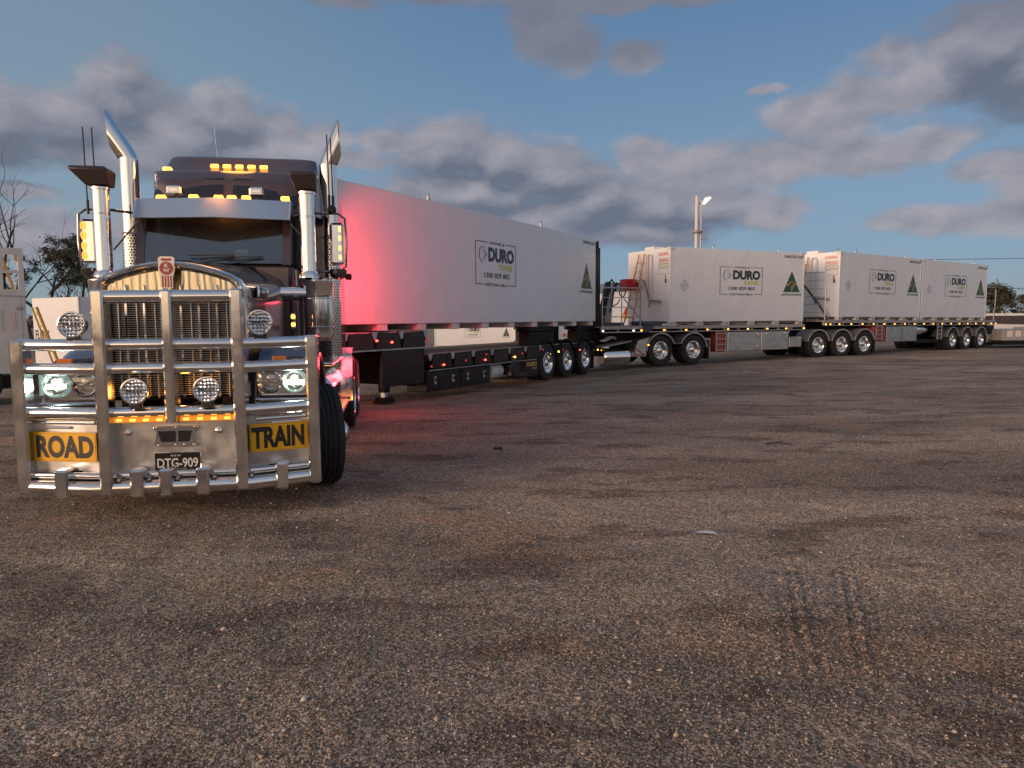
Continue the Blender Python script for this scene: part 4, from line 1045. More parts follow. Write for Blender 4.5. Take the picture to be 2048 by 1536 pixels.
    for sgn in (-1, 1):
        b = MB(); xx = .98*sgn; b.box(xx-.30, xx+.30, 1.72, 1.735, .12, .62, PLASTIC)
        b.text('GROUP' if sgn > 0 else 'RUP', (-.26 if sgn > 0 else -.2, .26, 0, .07), lambda u, v: (xx+u, 1.715, .17+v), WINK, .03, .3); b.build('mud_flap', T)
    # ---- wheels: steered fronts, dual drives
    fw = make_wheel(T, False, 'alloy', (1.30, 1.25, .52), pi/2+radians(17), r=.52, wdt=.30)
    copy_tree(fw, T, (-1.20, 1.20, .52), -pi/2+radians(13))
    dw = make_wheel(T, True, 'alloy', (1.30, 5.30, .51), pi/2, r=.51, wdt=.27)
    for (x, y, rz) in ((1.30, 6.58, pi/2), (-1.25, 5.30, -pi/2), (-1.25, 6.58, -pi/2)): copy_tree(dw, T, (x, y, .51), rz)
    # ---- tanks, steps, guards
    for sgn in (-1, 1):
        x = sgn*.92
        b = MB(); b.lathe([(.001,0),(.27,.01),(.31,.05),(.31,1.65),(.27,1.69),(.001,1.70)], (x, 2.45, .78), (0,1,0), 32, CHROME); b.build('fuel_tank', T)
        st = MB(); st.box(x+sgn*.13, x+sgn*.36, 2.15, 4.25, .50, .555, ALLOY2, .01)
        o = st.build('step', T)
        gl = MB()
        gl.box(x+sgn*.15, x+sgn*.34, 2.2, 4.2, .556, .562, mat('lit_step_tread', (.5,.25,.05), .3, .6, emit=(1,.42,.08), es=1.4, sample=False))  # orange glow put into the tread itself as emission
        for i in range(16): gl.box(x+sgn*.15, x+sgn*.34, 2.24+i*.125, 2.27+i*.125, .563, .572, ALLOY2)
        for k in (.21, .28): gl.box(x+sgn*(k-.008), x+sgn*(k+.008), 2.2, 4.2, .563, .571, ALLOY2)
        gl.build('step_tread', o)
        st = MB(); st.box(x+sgn*.08, x+sgn*.30, 2.3, 4.1, 1.16, 1.20, ALLOY, .012); st.build('upper_step', T)
        b = MB(); b.prism([(4.52, .50), (4.56, .50), (4.56, 1.02), (4.60, 1.16), (4.78, 1.24), (5.0,1.26), (5.0,1.28), (4.74, 1.27), (4.55, 1.18), (4.52, 1.02)], 'x', sgn*.72, sgn*1.32, ALLOY)
        b.text('TH', (.0,.16,0,.09), lambda u, v: (sgn*.95+u, 4.517, .55+v), REDI, .03)
        b.build('drive_mudguard', T)
        b = MB(); b.prism(arc(5.3,.51,.60,40,150,10)+arc(5.3,.51,.59,40,150,10)[::-1], 'x', sgn*.72, sgn*1.30, ALLOY2); b.build('drive_mudguard', T)
    # ---- cab
    cb = pempty('cab', T)
    cx, hwc = -.12, .86
    b = MB()
    # lower cab and cowl
    b.box(cx-hwc, cx+hwc, 2.56, 3.95, 1.15, 2.36, DKPAINT, .03)
    b.box(cx-hwc, cx+hwc, 3.30, 3.95, 2.361, 3.20, SEAT, .02)
    b.prism([(2.52, 2.36), (2.62, 2.36), (2.86, 2.93), (3.9, 3.12), (3.9, 3.22), (2.78, 3.02), (2.70, 2.93)], 'x', cx-hwc+.0, cx-hwc+.09, DKPAINT)
    b.prism([(2.52, 2.36), (2.62, 2.36), (2.86, 2.93), (3.9, 3.12), (3.9, 3.22), (2.78, 3.02), (2.70, 2.93)], 'x', cx+hwc-.09, cx+hwc, DKPAINT)
    b.prism([(2.72, 2.93), (2.78, 3.02), (3.9, 3.22), (3.9, 3.17), (2.80, 2.96)], 'x', cx-hwc+.09, cx+hwc-.09, DKPAINT)
    b.build('shell', cb)
    b = MB(); b.prism([(2.535, 2.375), (2.55, 2.375), (2.735, 2.93), (2.72, 2.93)], 'x', cx-hwc+.092, cx+hwc-.092, GLASS); b.build('windscreen', cb)
    for sgn in (-1, 1):
        b = MB(); x = cx+sgn*(hwc-.04); b.prism([(2.66,2.40),(3.28,2.40),(3.28,2.98),(2.88,2.93)], 'x', x-.006, x+.006, GLASS); b.build('door_window', cb)
        b = MB(); x = cx+sgn*(hwc+.004)
        b.box(x-.004, x+.004, 2.62, 3.36, 1.25, 2.34, DKPAINT, .003); b.tube([(x+sgn*.03,3.38,1.3),(x+sgn*.05,3.38,2.6)], .014, 8, CHROME); b.build('door', cb)
    b = MB(); b.prism([(2.60,2.365),(2.75,2.40),(2.95,2.48),(3.05,2.365)], 'x', cx-.74, cx+.74, SEAT)
    for x in (cx-.42, cx+.42): b.box(x-.24, x+.24, 3.14, 3.28, 2.365, 2.80, SEAT, .05); b.box(x-.13, x+.13, 3.15, 3.25, 2.80, 2.93, SEAT, .04)
    b.tube([(cx+.42+.2*cos(a), 2.98+.06*sin(a), 2.50+.10*sin(a)) for a in np.linspace(0,2*pi,17)[:-1]], .014, 6, PLASTIC, closed=True)
    b.build('interior', cb)
    b = MB(); b.add([(.10,2.572,2.43),(.25,2.572,2.43),(.25,2.60,2.53),(.225,2.604,2.545),(.125,2.604,2.545),(.10,2.60,2.53)], [(0,1,2,3,4,5)], STONE); b.build('paper_on_dash', cb)
    for (xa, xb, zz) in ((-.30, .12, 2.44), (.05, .42, 2.42)):
        b = MB(); b.tube([(xa, 2.50, 2.385), ((xa+xb)/2-.1, 2.505, zz-.01), (xb, 2.535, zz+.02)], [.009,.008,.004], 6, PLASTIC); b.tube([((xa+xb)/2-.3, 2.515, zz+.02),((xa+xb)/2+.2, 2.525, zz+.035)], .007, 5, PLASTIC); b.build('wiper', cb)
    # visor: two flat faces meeting at a centre crease
    b = MB(); xs = (cx-.84, cx+.02, cx+.88)
    vs = []
    for (x, yo) in zip(xs, (.17, .0, .17)):
        vs += [(x, 2.34+yo, 2.885), (x, 2.50+yo, 3.125), (x, 2.52+yo, 3.12), (x, 2.36+yo, 2.88)]
    b.add(vs, [(0,4,5,1),(4,8,9,5),(1,5,6,2),(5,9,10,6),(3,2,6,7),(7,6,10,11),(0,3,7,4),(4,7,11,8),(0,1,2,3),(8,11,10,9)], mat('visor_alloy', (.72,.71,.71), .34, 1.0, rvar=.04, nscale=2), False)
    for sgn, x in ((-1, xs[0]), (1, xs[2])): b.prism([(2.44,2.885),(2.6,3.12),(2.80,3.10),(2.74,2.90)], 'x', x-.006, x+.006, CHROME)
    b.build('sun_visor', cb)
    # ---- sleeper and raised roof
    sl = pempty('sleeper', T)
    sx0, sx1 = -1.13, 1.06
    b = MB()
    b.box(sx0, sx1, 3.97, 5.90, 1.05, 3.30, DKPAINT, .05); b.box(sx0+.01, sx1+.10, 4.55, 5.885, 1.06, 3.62, DKPAINT, .10)
    # roof: sloped front with rounded plan
    NU = 14; prof = [(2.98,3.10,.74),(3.02,3.22,.82),(3.10,3.42,.90),(3.30,3.58,.985),(3.55,3.63,1.03),(3.78,3.66,1.02),(3.95,3.78,.985),(4.15,3.93,.955),(4.6,3.98,.95),(5.85,3.98,.95)]
    def roof(u, v):
        k = u*(len(prof)-1); i = min(int(k), len(prof)-2); t_ = k-i
        y = prof[i][0]*(1-t_)+prof[i+1][0]*t_; z = prof[i][1]*(1-t_)+prof[i+1][1]*t_; hw_ = prof[i][2]*(1-t_)+prof[i+1][2]*t_
        s_ = (v-.5)*2; c = -.035
        x = c+hw_*np.sign(s_)*(1-(1-abs(s_))**1.7)
        yy = y+(.18 if u < .35 else .18*max(0, 1-(u-.35)/.5))*abs(s_)**4; zz = z-.035*abs(s_)**6
        return (x, yy, zz)
    b.grid(roof, 36, 20, DKPAINT)
    # skirts down both sides
    for e in (0.0, 1.0):
        vs = []; 
        for i in range(37):
            p = roof(i/36, e); vs += [p, ((sx0 if e == 0 else sx1)*.985 if i > 16 else p[0]*1.01, p[1], 3.06 if i < 17 else 3.12)]
        b.add(vs, [(2*i, 2*i+1, 2*i+3, 2*i+2) for i in range(36)], DKPAINT)
    b.build('shell', sl, angle=40)
    for (xa, xb) in ((-.93, -.10), (.02, .80)):
        b = MB(); pts = []
        def fr(u, v):   # follows the sloping face
            z = 3.13+.29*v; y = 3.0+.10*v+.022*(u > 2); 
            return (xa+(xb-xa)*u, 0, z)
        n_ = 8; vs = []
        for i in range(n_+1):
            x = xa+(xb-xa)*i/n_
            e_ = abs((x+.035)/.9)**4*.16
            zt2 = 3.50-.10*abs((x+.035)/.9)**2
            vs += [(x, 2.965+e_, 3.14), (x, 3.035+e_, 3.30), (x, 3.14+e_*1.05, zt2-.03)]
        b.add(vs, [(3*i+j, 3*i+3+j, 3*i+4+j, 3*i+1+j) for i in range(n_) for j in range(2)], mat('dark_roof_glass', (.012,.010,.012), .06, coat=.5)); b.build('roof_window', sl)
    for sgn in (-1, 1):
        x = (sx0 if sgn < 0 else sx1)
        b = MB(); b.box(x-.006, x+.006, 4.05, 5.85, 1.06, 1.9, ALLOY, .002); b.build('side_trim', sl)
    # roof lamps
    def cablamp(x, y, z, m=AMBER, nm='roof_lamp'):
        c = MB(); c.prism([(y-.06, z), (y+.08, z), (y+.08, z+.035), (y+.0, z+.05), (y-.045, z+.03)], 'x', x-.044, x+.044, m); c.prism([(y-.02, z+.046),(y+.08, z+.046),(y+.09,z+.075)], 'x', x-.03, x+.03, CHROME); c.build(nm, T)
    for i in range(5): cablamp(-.371+.157*i, 3.90, 3.735)
    cablamp(-.93, 3.76, 3.655)
    for x in (-.80, -.408, -.122, .029, .197, .655): cablamp(x, 2.90 if abs(x) < .7 else 2.98, 3.17)
    for x in (-.575, .355):
        c = MB(); c.box(x-.085, x+.085, 2.68, 2.80, 3.18, 3.29, CHROME, .02); c.box(x-.06, x+.06, 2.672, 2.68, 3.20, 3.27, mat('work_lamp_face', (.6,.6,.62), .15, .9)); c.box(x-.045,x+.045,2.668,2.672,3.225,3.245,LAMPW if False else CHROME)
        c.box(x-.02, x+.02, 2.72, 2.76, 3.12, 3.18, PLASTIC); c.build('work_lamp', T)
    # ---- air intakes and filters
    for (x, sgn) in ((-1.285, -1), (.962, 1)):
        e = pempty('air_intake', T)
        b = MB(); b.lathe([(.088,2.27),(.088,2.9),(.092,2.905),(.092,2.915),(.088,2.92),(.088,3.17),(.10,3.175),(.10,3.20)], (x,2.45,0), (0,0,1), 24, CHROME)
        b.lathe([(.12,2.20),(.115,2.24),(.088,2.28)], (x,2.45,0), (0,0,1), 24, CHROME); b.build('pipe', e)
        b = MB(); xt = x-.06*(-sgn if sgn < 0 else 0)
        sec0 = [(x-.09,2.36),(x+.09,2.36),(x+.09,2.54),(x-.09,2.54)]
        lo = [(x-.12,2.35,3.215),(x+.115,2.35,3.215),(x+.115,2.57,3.215),(x-.12,2.57,3.215)]
        xl2 = .275 if sgn < 0 else .175
        hi = [(x-xl2,2.30,3.385),(x+.125,2.30,3.385),(x+.125,2.60,3.385),(x-xl2,2.60,3.385)]
        tp = [(p[0]+(.0 if p[0] < x else -.04), p[1]+.03*(1 if p[1] < 2.4 else -1), 3.42) for p in hi]
        b.add(lo+hi+tp, [(0,3,2,1),(0,1,5,4),(1,2,6,5),(2,3,7,6),(3,0,4,7),(4,5,9,8),(5,6,10,9),(6,7,11,10),(7,4,8,11),(8,9,10,11)], mat('intake_plastic', (.035,.022,.020), .35), False); b.build('snorkel_head', e, bevel=.012)
        xf = x+.10*sgn if sgn > 0 else x
        b = MB(); b.lathe([(.001,1.46),(.14,1.46),(.172,1.50),(.172,1.62),(.176,1.625),(.172,1.63),(.172,1.95),(.176,1.955),(.172,1.96),(.172,2.12),(.178,2.14),(.178,2.17),(.10,2.20),(.001,2.20)], (xf,2.45,0), (0,0,1), 36, CHROME); b.build('filter_can', e)
        b = MB(); b.tube([(xf-sgn*.10,2.42,2.02),(xf-sgn*.42,2.40,2.02)], .085, 20, CHROME); b.build('filter_duct', e)
    for z in (1.655, 1.745):
        c = MB(); c.box(.785,.825,2.10,2.13,z-.022,z+.022,AMBER,.008); c.box(.78,.83,2.131,2.16,z-.04,z+.04,CHROME); c.build('side_lamp', T)
    # ---- exhaust stacks with perforated shields and cut tips
    for (x, sgn) in ((-1.47, -1), (1.085, 1)):
        e = pempty('exhaust_stack', T, (x, 4.08 if sgn > 0 else 4.0, 0))
        b = MB(); b.tube([(0,0,1.0),(0,0,3.0),(0,0,3.84)], .118, 26, CHROME)
        # bent, mitred tip leaning out and forward
        n = 26; rings = []
        base = Vector((0,0,3.84)); dirv_ = Vector((sgn*(.60 if sgn < 0 else .42), -.04, 1)).normalized()
        a1 = Vector((1,0,0)); a1 = (a1-dirv_*a1.dot(dirv_)).normalized(); a2 = dirv_.cross(a1)
        vs = [];
        for j in range(n):
            th = 2*pi*j/n; vs.append((.118*cos(th), .118*sin(th), 3.84))
        c1 = base+dirv_*.07
        for j in range(n):
            th = 2*pi*j/n; p = c1+(a1*cos(th)+a2*sin(th))*.118; vs.append(tuple(p))
        for j in range(n):
            th = 2*pi*j/n; o = a1*cos(th)+a2*sin(th)
            inner = (-sgn*o.x*.92 + o.z*.4)
            ln = .13+.47*max(0, min(1, (1+inner)/2))**1.1
            p = c1+o*.118+dirv_*ln; vs.append(tuple(p))
        fs = [(r0*n+j, r0*n+(j+1) % n, (r0+1)*n+(j+1) % n, (r0+1)*n+j) for r0 in (0,1) for j in range(n)]
        b.add(vs, fs, CHROME)
        b.build('pipe', e, angle=50)
        b = MB()
        vs2 = [tuple(c1+(a1*cos(2*pi*j/n)+a2*sin(2*pi*j/n))*.11) for j in range(n)]
        b.add(vs2, [tuple(range(n))], DARK); b.build('bore', e)
        b = MB(); b.lathe([(.128,1.05),(.128,2.85)], (0,0,0), (0,0,1), 40, PERF); b.lathe([(.132,2.85),(.134,2.87),(.120,2.88)], (0,0,0), (0,0,1), 30, CHROME); b.build('heat_shield', e)
        b = MB(); b.tube([(0,.1,1.2),(-sgn*.1,.3,1.0),(-sgn*.4,.3,.95)], .07, 12, CHROME); b.build('bracket', e)
    # ---- mirrors on chrome arms
    for (x, sgn) in ((-1.545, -1), (1.275, 1)):
        e = pempty('mirror', T, (x, 2.72, 2.64))
        b = MB(); b.box(-.085, .085, 0, .10, -.26, .25, CHROME, .03); b.build('housing', e)
        b = MB(); lx = -.045 if sgn < 0 else .035
        for z in (.17, .06, -.06, -.17):
            if sgn < 0: b.tube([(lx+.022*cos(a), -.008, z+.045*sin(a)) for a in np.linspace(0, 2*pi, 11)[:-1]], .007, 6, AMBERIN, closed=True)
            b.box(lx-(.007 if sgn < 0 else .014), lx+(.007 if sgn < 0 else .014), -.014, -.001, z-.03, z+.03, AMBERIN if sgn < 0 else AMBER, .006)
        b.build('mirror_lamp', e)
        b = MB(); b.tube([(-sgn*.30,.03,.36),(sgn*.02,.03,.36),(sgn*.10,.03,.30),(sgn*.115,.03,.0),(sgn*.10,.03,-.28),(sgn*.03,.03,-.34),(-sgn*.24,.03,-.34)], .014, 8, mat('dark_chrome', (.25,.23,.22), .15, 1.0))
        b.build('frame', e)
        b = MB(); b.lathe([(.001,-.44),(.07,-.42),(.105,-.36),(.11,-.32),(.10,-.315),(.001,-.31)], (0,.05,0), (0,0,1), 24, mat('dark_chrome')); b.build('spot_mirror', e)
        b = MB()
        b.tube([(-sgn*.25,.03,.36),(-sgn*.62,.0,.31)], .016, 8, mat('dark_chrome'))
        b.tube([(-sgn*.26,.03,-.10),(-sgn*.60,-.0,.28)], .012, 8, mat('dark_chrome')); b.build('arm', e)
    # ---- whip aerials
    for (xa, za, zb, y) in ((-1.49, 2.93, 3.90, 2.62), (-1.395, 3.05, 3.90, 2.62), (1.205, 3.04, 3.91, 2.62), (1.245, 3.04, 3.88, 2.66)):
        b = MB(); b.tube([(xa, y, za), (xa-.0, y, za+.16)], .016, 8, PLASTIC); b.tube([(xa, y, za+.16), (xa-.01, y, zb)], .008, 6, PLASTIC); b.build('aerial', T)
    b = MB(); b.tube([(-.46,4.5,3.95),(-.49,4.5,4.42)], .003, 5, GALV); b.build('aerial', T)
    for sgn, x in ((-1, -1.36), (1, 1.23)):
        b = MB(); b.lathe([(.001,-.05),(.05,-.04),(.055,.02),(.03,.06),(.001,.06)], (x,2.66,3.03), (0,-1,0), 16, PLASTIC); b.build('camera_pod', T)
    # ---- red lamps behind the cab
    for z, y in ((1.42, 5.93), (1.55, 5.93)):
        c = MB(); c.box(1.04,1.10,y,y+.03,z-.03,z+.03,REDL,.01); c.build('rear_lamp', T)
    c = MB(); c.box(1.165,1.25,5.58,5.66,2.38,2.42,PLASTIC); c.box(1.19,1.29,5.58,5.66,2.35,2.45,PLASTIC,.015); c.box(1.20,1.28,5.661,5.672,2.36,2.44,REDL,.004); c.build('added_red_lamp', T)  # lamp body added to account for the red flood
    c = MB(); c.box(.98,1.09,4.40,4.46,1.10,1.30,mat('red_lit_panel', (.6,.05,.06), .3)); c.build('grab_panel', T)  # red lamplight put into the panel's base colour
truck()

# light from the lamps, plus red fill lights added without a fixture
def point(name, M, p, energy, color, size=.05, spot=None, target=None):
    L = bpy.data.lights.new(name, 'SPOT' if spot else 'POINT'); L.energy = energy; L.color = color; L.shadow_soft_size = size
    o = bpy.data.objects.new(name, L); COL.objects.link(o); wp = M @ Vector(p); o.location = wp
    if spot:
        L.spot_size = radians(spot); L.spot_blend = .6
        dv = (M @ Vector(target))-wp; o.rotation_euler = dv.to_track_quat('-Z', 'Y').to_euler()
    return o
point('red_flood', MT, (1.32, 5.70, 2.4), 270, (1.0, .03, .05), .05, 100, (1.25, 7.2, 2.5))
point('headlight_beam', MT, (1.01, .40, 1.13), 10, (.75, 1.0, .88), .04, 100, (1.1, -3, .6))
point('headlight_beam', MT, (-1.045, .40, 1.13), 10, (.75, 1.0, .88), .04, 100, (-1.1, -3, .6))
point('amber_glow', MT, (.05, .20, 1.0), 3.0, (1.0, .36, .06), .08)
point('roof_glow', MT, (-.05, 3.66, 3.80), 16.0, (1.0, .36, .06), .25)
point('visor_glow', MT, (-.1, 2.62, 3.24), 8.0, (1.0, .36, .06), .3)
point('red_ground_glow', MT, (1.75, 6.9, .95), 16, (1.0, .03, .04), .1)  # unseen fill, added to redden the ground and tank bottom
point('red_side_glow', MT, (1.45, 4.55, 2.1), 5, (1.0, .03, .05), .12)  # unseen fill, added to redden the sleeper side behind the heat shield
point('step_glow', MT, (1.25, 3.2, .45), 1.5, (1.0, .36, .06), .06)
point('red_under_glow', MT, (1.20, 4.2, 1.05), 8, (1.0, .04, .06), .2)  # unseen fill, added to redden the drive mudguard

# ------------------------------------------------------------------ behind the train
# white cabin at the far left
Mc = pose(-9.98, 15.0, radians(40), 0)
cbn = thing('site_cabin', 'white wheeled cabin with two open windows at the far left of the yard', 'cabin', Mc)
b = MB(); zt = 3.20; z0 = .72
# wall panel with two openings, x runs 0 (right edge) to -5
ops = [(-.345, -.088, 2.75, 3.07), (-.36, -.10, 2.365, 2.69)]
def wall_with(b, xr, xl_, zb, ztp, y0, y1, holes, m):
    xs = sorted({xr, xl_} | {h[0] for h in holes} | {h[1] for h in holes}); zs = sorted({zb, ztp} | {h[2] for h in holes} | {h[3] for h in holes})
    for i in range(len(xs)-1):
        for j in range(len(zs)-1):
            xm_, zm = (xs[i]+xs[i+1])/2, (zs[j]+zs[j+1])/2
            if any(h[0] < xm_ < h[1] and h[2] < zm < h[3] for h in holes): continue
            b.box(xs[i], xs[i+1], y0, y1, zs[j], zs[j+1], m)
wall_with(b, 0.0, -5.0, z0, zt, 0, .06, ops, WHITE2)
b.box(-.06, 0.0, .061, .5, z0, zt, WHITE2)
b.box(-5, 0, -.010, -.001, 2.225, 2.24, GREYP); b.box(-.085, -.079, -.005, -.001, z0+.1, 2.22, GREYP); b.box(-5, .01, -.02, .08, .66, .72, WHITE2)
b.build('wall', cbn)
b = MB(); b.box(-.27, -.20, -.012, -.001, 1.54, 1.90, mat('cream_panel', (.72,.58,.50), .5)); b.box(-.46, -.42, -.012, -.001, 1.55, 1.95, MATS['cream_panel']); b.build('vent_panel', cbn)
b = MB(); b.box(-.18, -.05, -.03, -.001, 1.975, 1.995, GALV, .005); b.lathe([(.03,0),(.025,.03),(.001,.03)], (-.11,-.03,1.985), (0,-1,0), 12, GALV); b.build('latch', cbn)
b = MB(); b.box(-5, -.1, .1, 1.8, .35, .62, BLKPAINT); b.build('chassis', cbn)
for x in (-.95, -2.2):
    wq = make_wheel(cbn, False, 'alloy', (x, .05, .5)); 
b = MB(); b.tube([(-.36,.3,3.12),(-.14,.3,2.3)], .03, 8, YELP); b.tube([(-.09,.25,3.15),(-.09,.25,2.95)], .02, 8, YELP); b.build('yellow_brace', cbn)
# leaning yellow ladder
Ml = pose(-11.2, 17.2, 0, 0)
lad = MB()
lad.tube([(0.0,0,2.05),(.50,0,.55)], .035, 8, YELP); lad.tube([(-.30,.3,2.05),(.17,.3,.55)], .022, 8, YELP)
for i in range(5): k = (i+.5)/5; lad.tube([(.5*k,0,2.05-1.5*k),(-.30+.47*k,.3,2.05-1.5*k)], .015, 6, YELP)
lad.box(-.4,.7,-.1,.5,.45,.55,BLKPAINT); lad.box(-.3,.6,.0,.4,0,.45,BLKPAINT)
lo_ = lad.build('yellow_steps'); lo_.matrix_world = Ml; tag(lo_, 'yellow steel steps leaning beside the white cabin at the left', 'steps')

def plain_container(label, M, L, Wd, H, extra=None, grp='white containers parked behind the road train'):
    t = thing('shipping_container', label, 'container', M, grp)
    b = MB(); b.box(0, L, 0, Wd, .1, H, WHITE, .01); b.box(-.01, .06, -.01, .05, .0, H+.01, WHITE2); b.box(L-.06, L+.01, -.01, .05, 0, H+.01, WHITE2); b.build('body', t)
    b = MB(); b.box(0, L, -.008, .05, .0, .099, GREYP); b.box(0,L,Wd-.05,Wd+.005,0,.099,GREYP); b.build('base_rail', t)
    return t
# near corner at about (-13.3, 22); left face looks to the low sun
t = plain_container('cream lit white container behind the bull bar at the left, black letters on its side', pose(-13.05, 22.0, radians(62), 0.0), 6.06, 2.44, 2.45)
P = lambda u, v: (-.004, u, v)
# text sits on the end facing the glow
t2 = bpy.data.objects.new('dummy', None); bpy.data.objects.remove(t2)
b = MB()
Pm = lambda u, v: (-.006, 2.44-u, v)
b.text('FLOW', (.10, .85, 1.15, 1.45), Pm, INK, .02); b.build('lettering', t)
for yy in (.4, 1.2, 2.0): lug(t, .3, yy, 2.45)
t = plain_container('second cream container half hidden behind the truck grille at the left', pose(-12.2, 27.5, radians(62), 0.0), 6.06, 2.44, 2.5)
# tank seen through the gap above the lower deck
t = plain_container('cream lit tank container seen through the gap above the black lower deck', pose(-4.75, 44.7, radians(-2), 0.0), 5.05, 2.44, 2.59)
duro_panel(t, 1.88, 2.84, .62, 1.26, -.006); ausmade(t, 4.22, 4.62, .68, 1.18, -.006)
b = MB(); b.box(4.62, 5.02, -.03, -.002, 1.45, 1.72, mat('yellow_tag', (.75,.42,.06), .5)); b.build('yellow_tag', t)
t = plain_container('narrow white cabinet with a dark switch panel beside the far tank', pose(.45, 44.0, 0, 0.0), 1.1, 2.0, 2.5)
b = MB(); b.box(.2, .55, -.03, -.002, 1.2, 1.6, PLASTIC); b.box(.62, .64, -.02, -.002, .3, 2.3, GREYP); b.build('switch_panel', t)
t = plain_container('white container glimpsed between the two black container stands', pose(2.35, 46.0, 0, 0.0), 3.2, 2.4, 2.6)
b = MB(); b.text('RRS', (.9, 1.6, .55, .80), lambda u, v: (u, -.006, v), REDI, .05); b.build('lettering', t)
t = plain_container('cream white shed wall under a blue roof behind the front guard rail', pose(4.9, 36.0, radians(8), 0.0), 3.4, 3.0, 3.05)
b = MB(); b.prism([(-.3, 3.05), (3.7, 3.05), (3.5, 3.45), (-.2, 3.45)], 'y', -.1, 3.1, BLUEP); b.build('roof', t)
b = MB(); b.add([(.55,-.006,1.75),(1.05,-.006,1.75),(1.2,-.006,2.05),(.75,-.006,2.25)], [(0,1,2,3)], REDI, False); b.add([(.55,-.008,1.70),(1.05,-.008,1.70),(1.05,-.008,1.9),(.6,-.008,1.9)], [(0,1,2,3)], mat('yellow_tag'), False); b.build('painted_sign', t)
# light pole
lp = thing('light_pole', 'tall grey pole with a lit lamp at its top, behind the middle tank container', 'light pole', pose(13.86, 55.0, 0, 0))
b = MB(); b.tube([(0,0,0),(0,0,10.75)], .145, 14, mat('pale_pole_steel', (.55,.56,.56), .5)); b.tube([(.32,0,6.5),(.32,0,10.4)], .07, 8, GALV); b.build('pole', lp)
b = MB(); b.lathe([(.18,8.0),(.40,8.05),(.42,8.15),(.2,8.25)], (0,0,0), (0,0,1), 20, GREYP); b.tube([(-.25,0,8.1),(.45,0,8.12)], .05, 8, GREYP); b.tube([(.3,0,7.55),(.75,0,7.6)], .04, 6, GREYP); b.build('collar', lp)
b = MB(); b.tube([(.1,0,10.2),(.45,0,10.35)], .07, 8, GREYP); b.prism([(.35,10.15),(.55,10.1),(1.0,10.55),(.95,10.68),(.6,10.62)], 'y', -.22, .22, mat('lamp_head_lit', (.8,.8,.8), .3, emit=(.9,1,1), es=.55)); b.tube([(.78,0,10.75),(1.02,0,11.0)], .04, 6, GREYP); b.build('lamp_head', lp)
# right edge: dark wall, low white strip, parked trailer, poles and wires
t = thing('boundary_fence', 'long dark boundary fence with a pale capping at the right edge', 'fence', pose(38.5, 60.0, radians(-3), 0))
b = MB(); b.box(0, 40, 0, .1, .62, 1.75, mat('dark_shade_cloth', (.055,.05,.05), .9, noise=.2, nscale=2)); b.build('panel', t)
b = MB(); b.box(0, 40, -.03, .12, 1.76, 1.95, WHITE2); b.build('capping', t)
for i in range(9):
    b = MB(); b.box(.1+4.9*i, .2+4.9*i, -.05, .16, 0, 2.3, GALV); b.build('post', t)
t = thing('parked_flat_trailer', 'parked flat trailer end with pale square lamps at the right edge', 'trailer', pose(23.3, 34.5, radians(4), .1))
b = MB(); b.box(0, 8, 0, 2.4, .45, .98, GREYP, .02); b.box(.05, 7.9, .1, 2.3, .25, .45, BLKPAINT); b.build('body', t)
b = MB()
for i in range(6): b.box(.22+.42*i, .50+.42*i, -.02, -.001, .62, .92, mat('pale_lens', (.7,.6,.55), .4), .01)
b.build('lamp_row', t)
b = MB(); b.box(1.45, 1.6, .2, .4, 0, .3, BLKPAINT); b.box(6, 6.2, .2, .4, 0, .3, BLKPAINT); b.build('stand', t)
t = thing('low_white_machine', 'low cream machine standing before the dark fence at the right', 'machine', pose(35.3, 52.5, 0, 0))
b = MB(); b.prism([(0,.55),(2.9,.45),(3.1,.55),(3.4,1.05),(.0,1.15)], 'y', 0, 1.5, WHITE2); b.box(.9,1.9,-.02,-.001,.62,.95,GREYP); b.build('body', t)
b = MB(); b.box(.3, 3.2, .1, 1.4, .0, .44, BLKPAINT); b.build('base', t)

def wires():
    for k, (z, zz) in enumerate(((7.6, 7.9), (4.6, 4.9))):
        b = MB(); pts = [(20+i*8, 75-.2*i, z+(zz-z)*i/7-.25*sin(pi*i/7)) for i in range(8)]
        b.tube(pts, .025, 5, PLASTIC); o = b.build('power_line'); tag(o, ('upper' if k == 0 else 'lower')+' black overhead wire crossing the sky behind the last container', 'power line')
wires()
t = thing('power_pole', 'slim distant pole standing above the fence at the right edge', 'pole', pose(60.6, 90, 0, 0))
b = MB(); b.tube([(0,0,0),(0,0,5.2)], .12, 8, GALV); b.box(-.5,.1,-.05,.05,4.6,4.7,GALV); b.build('shaft', t)

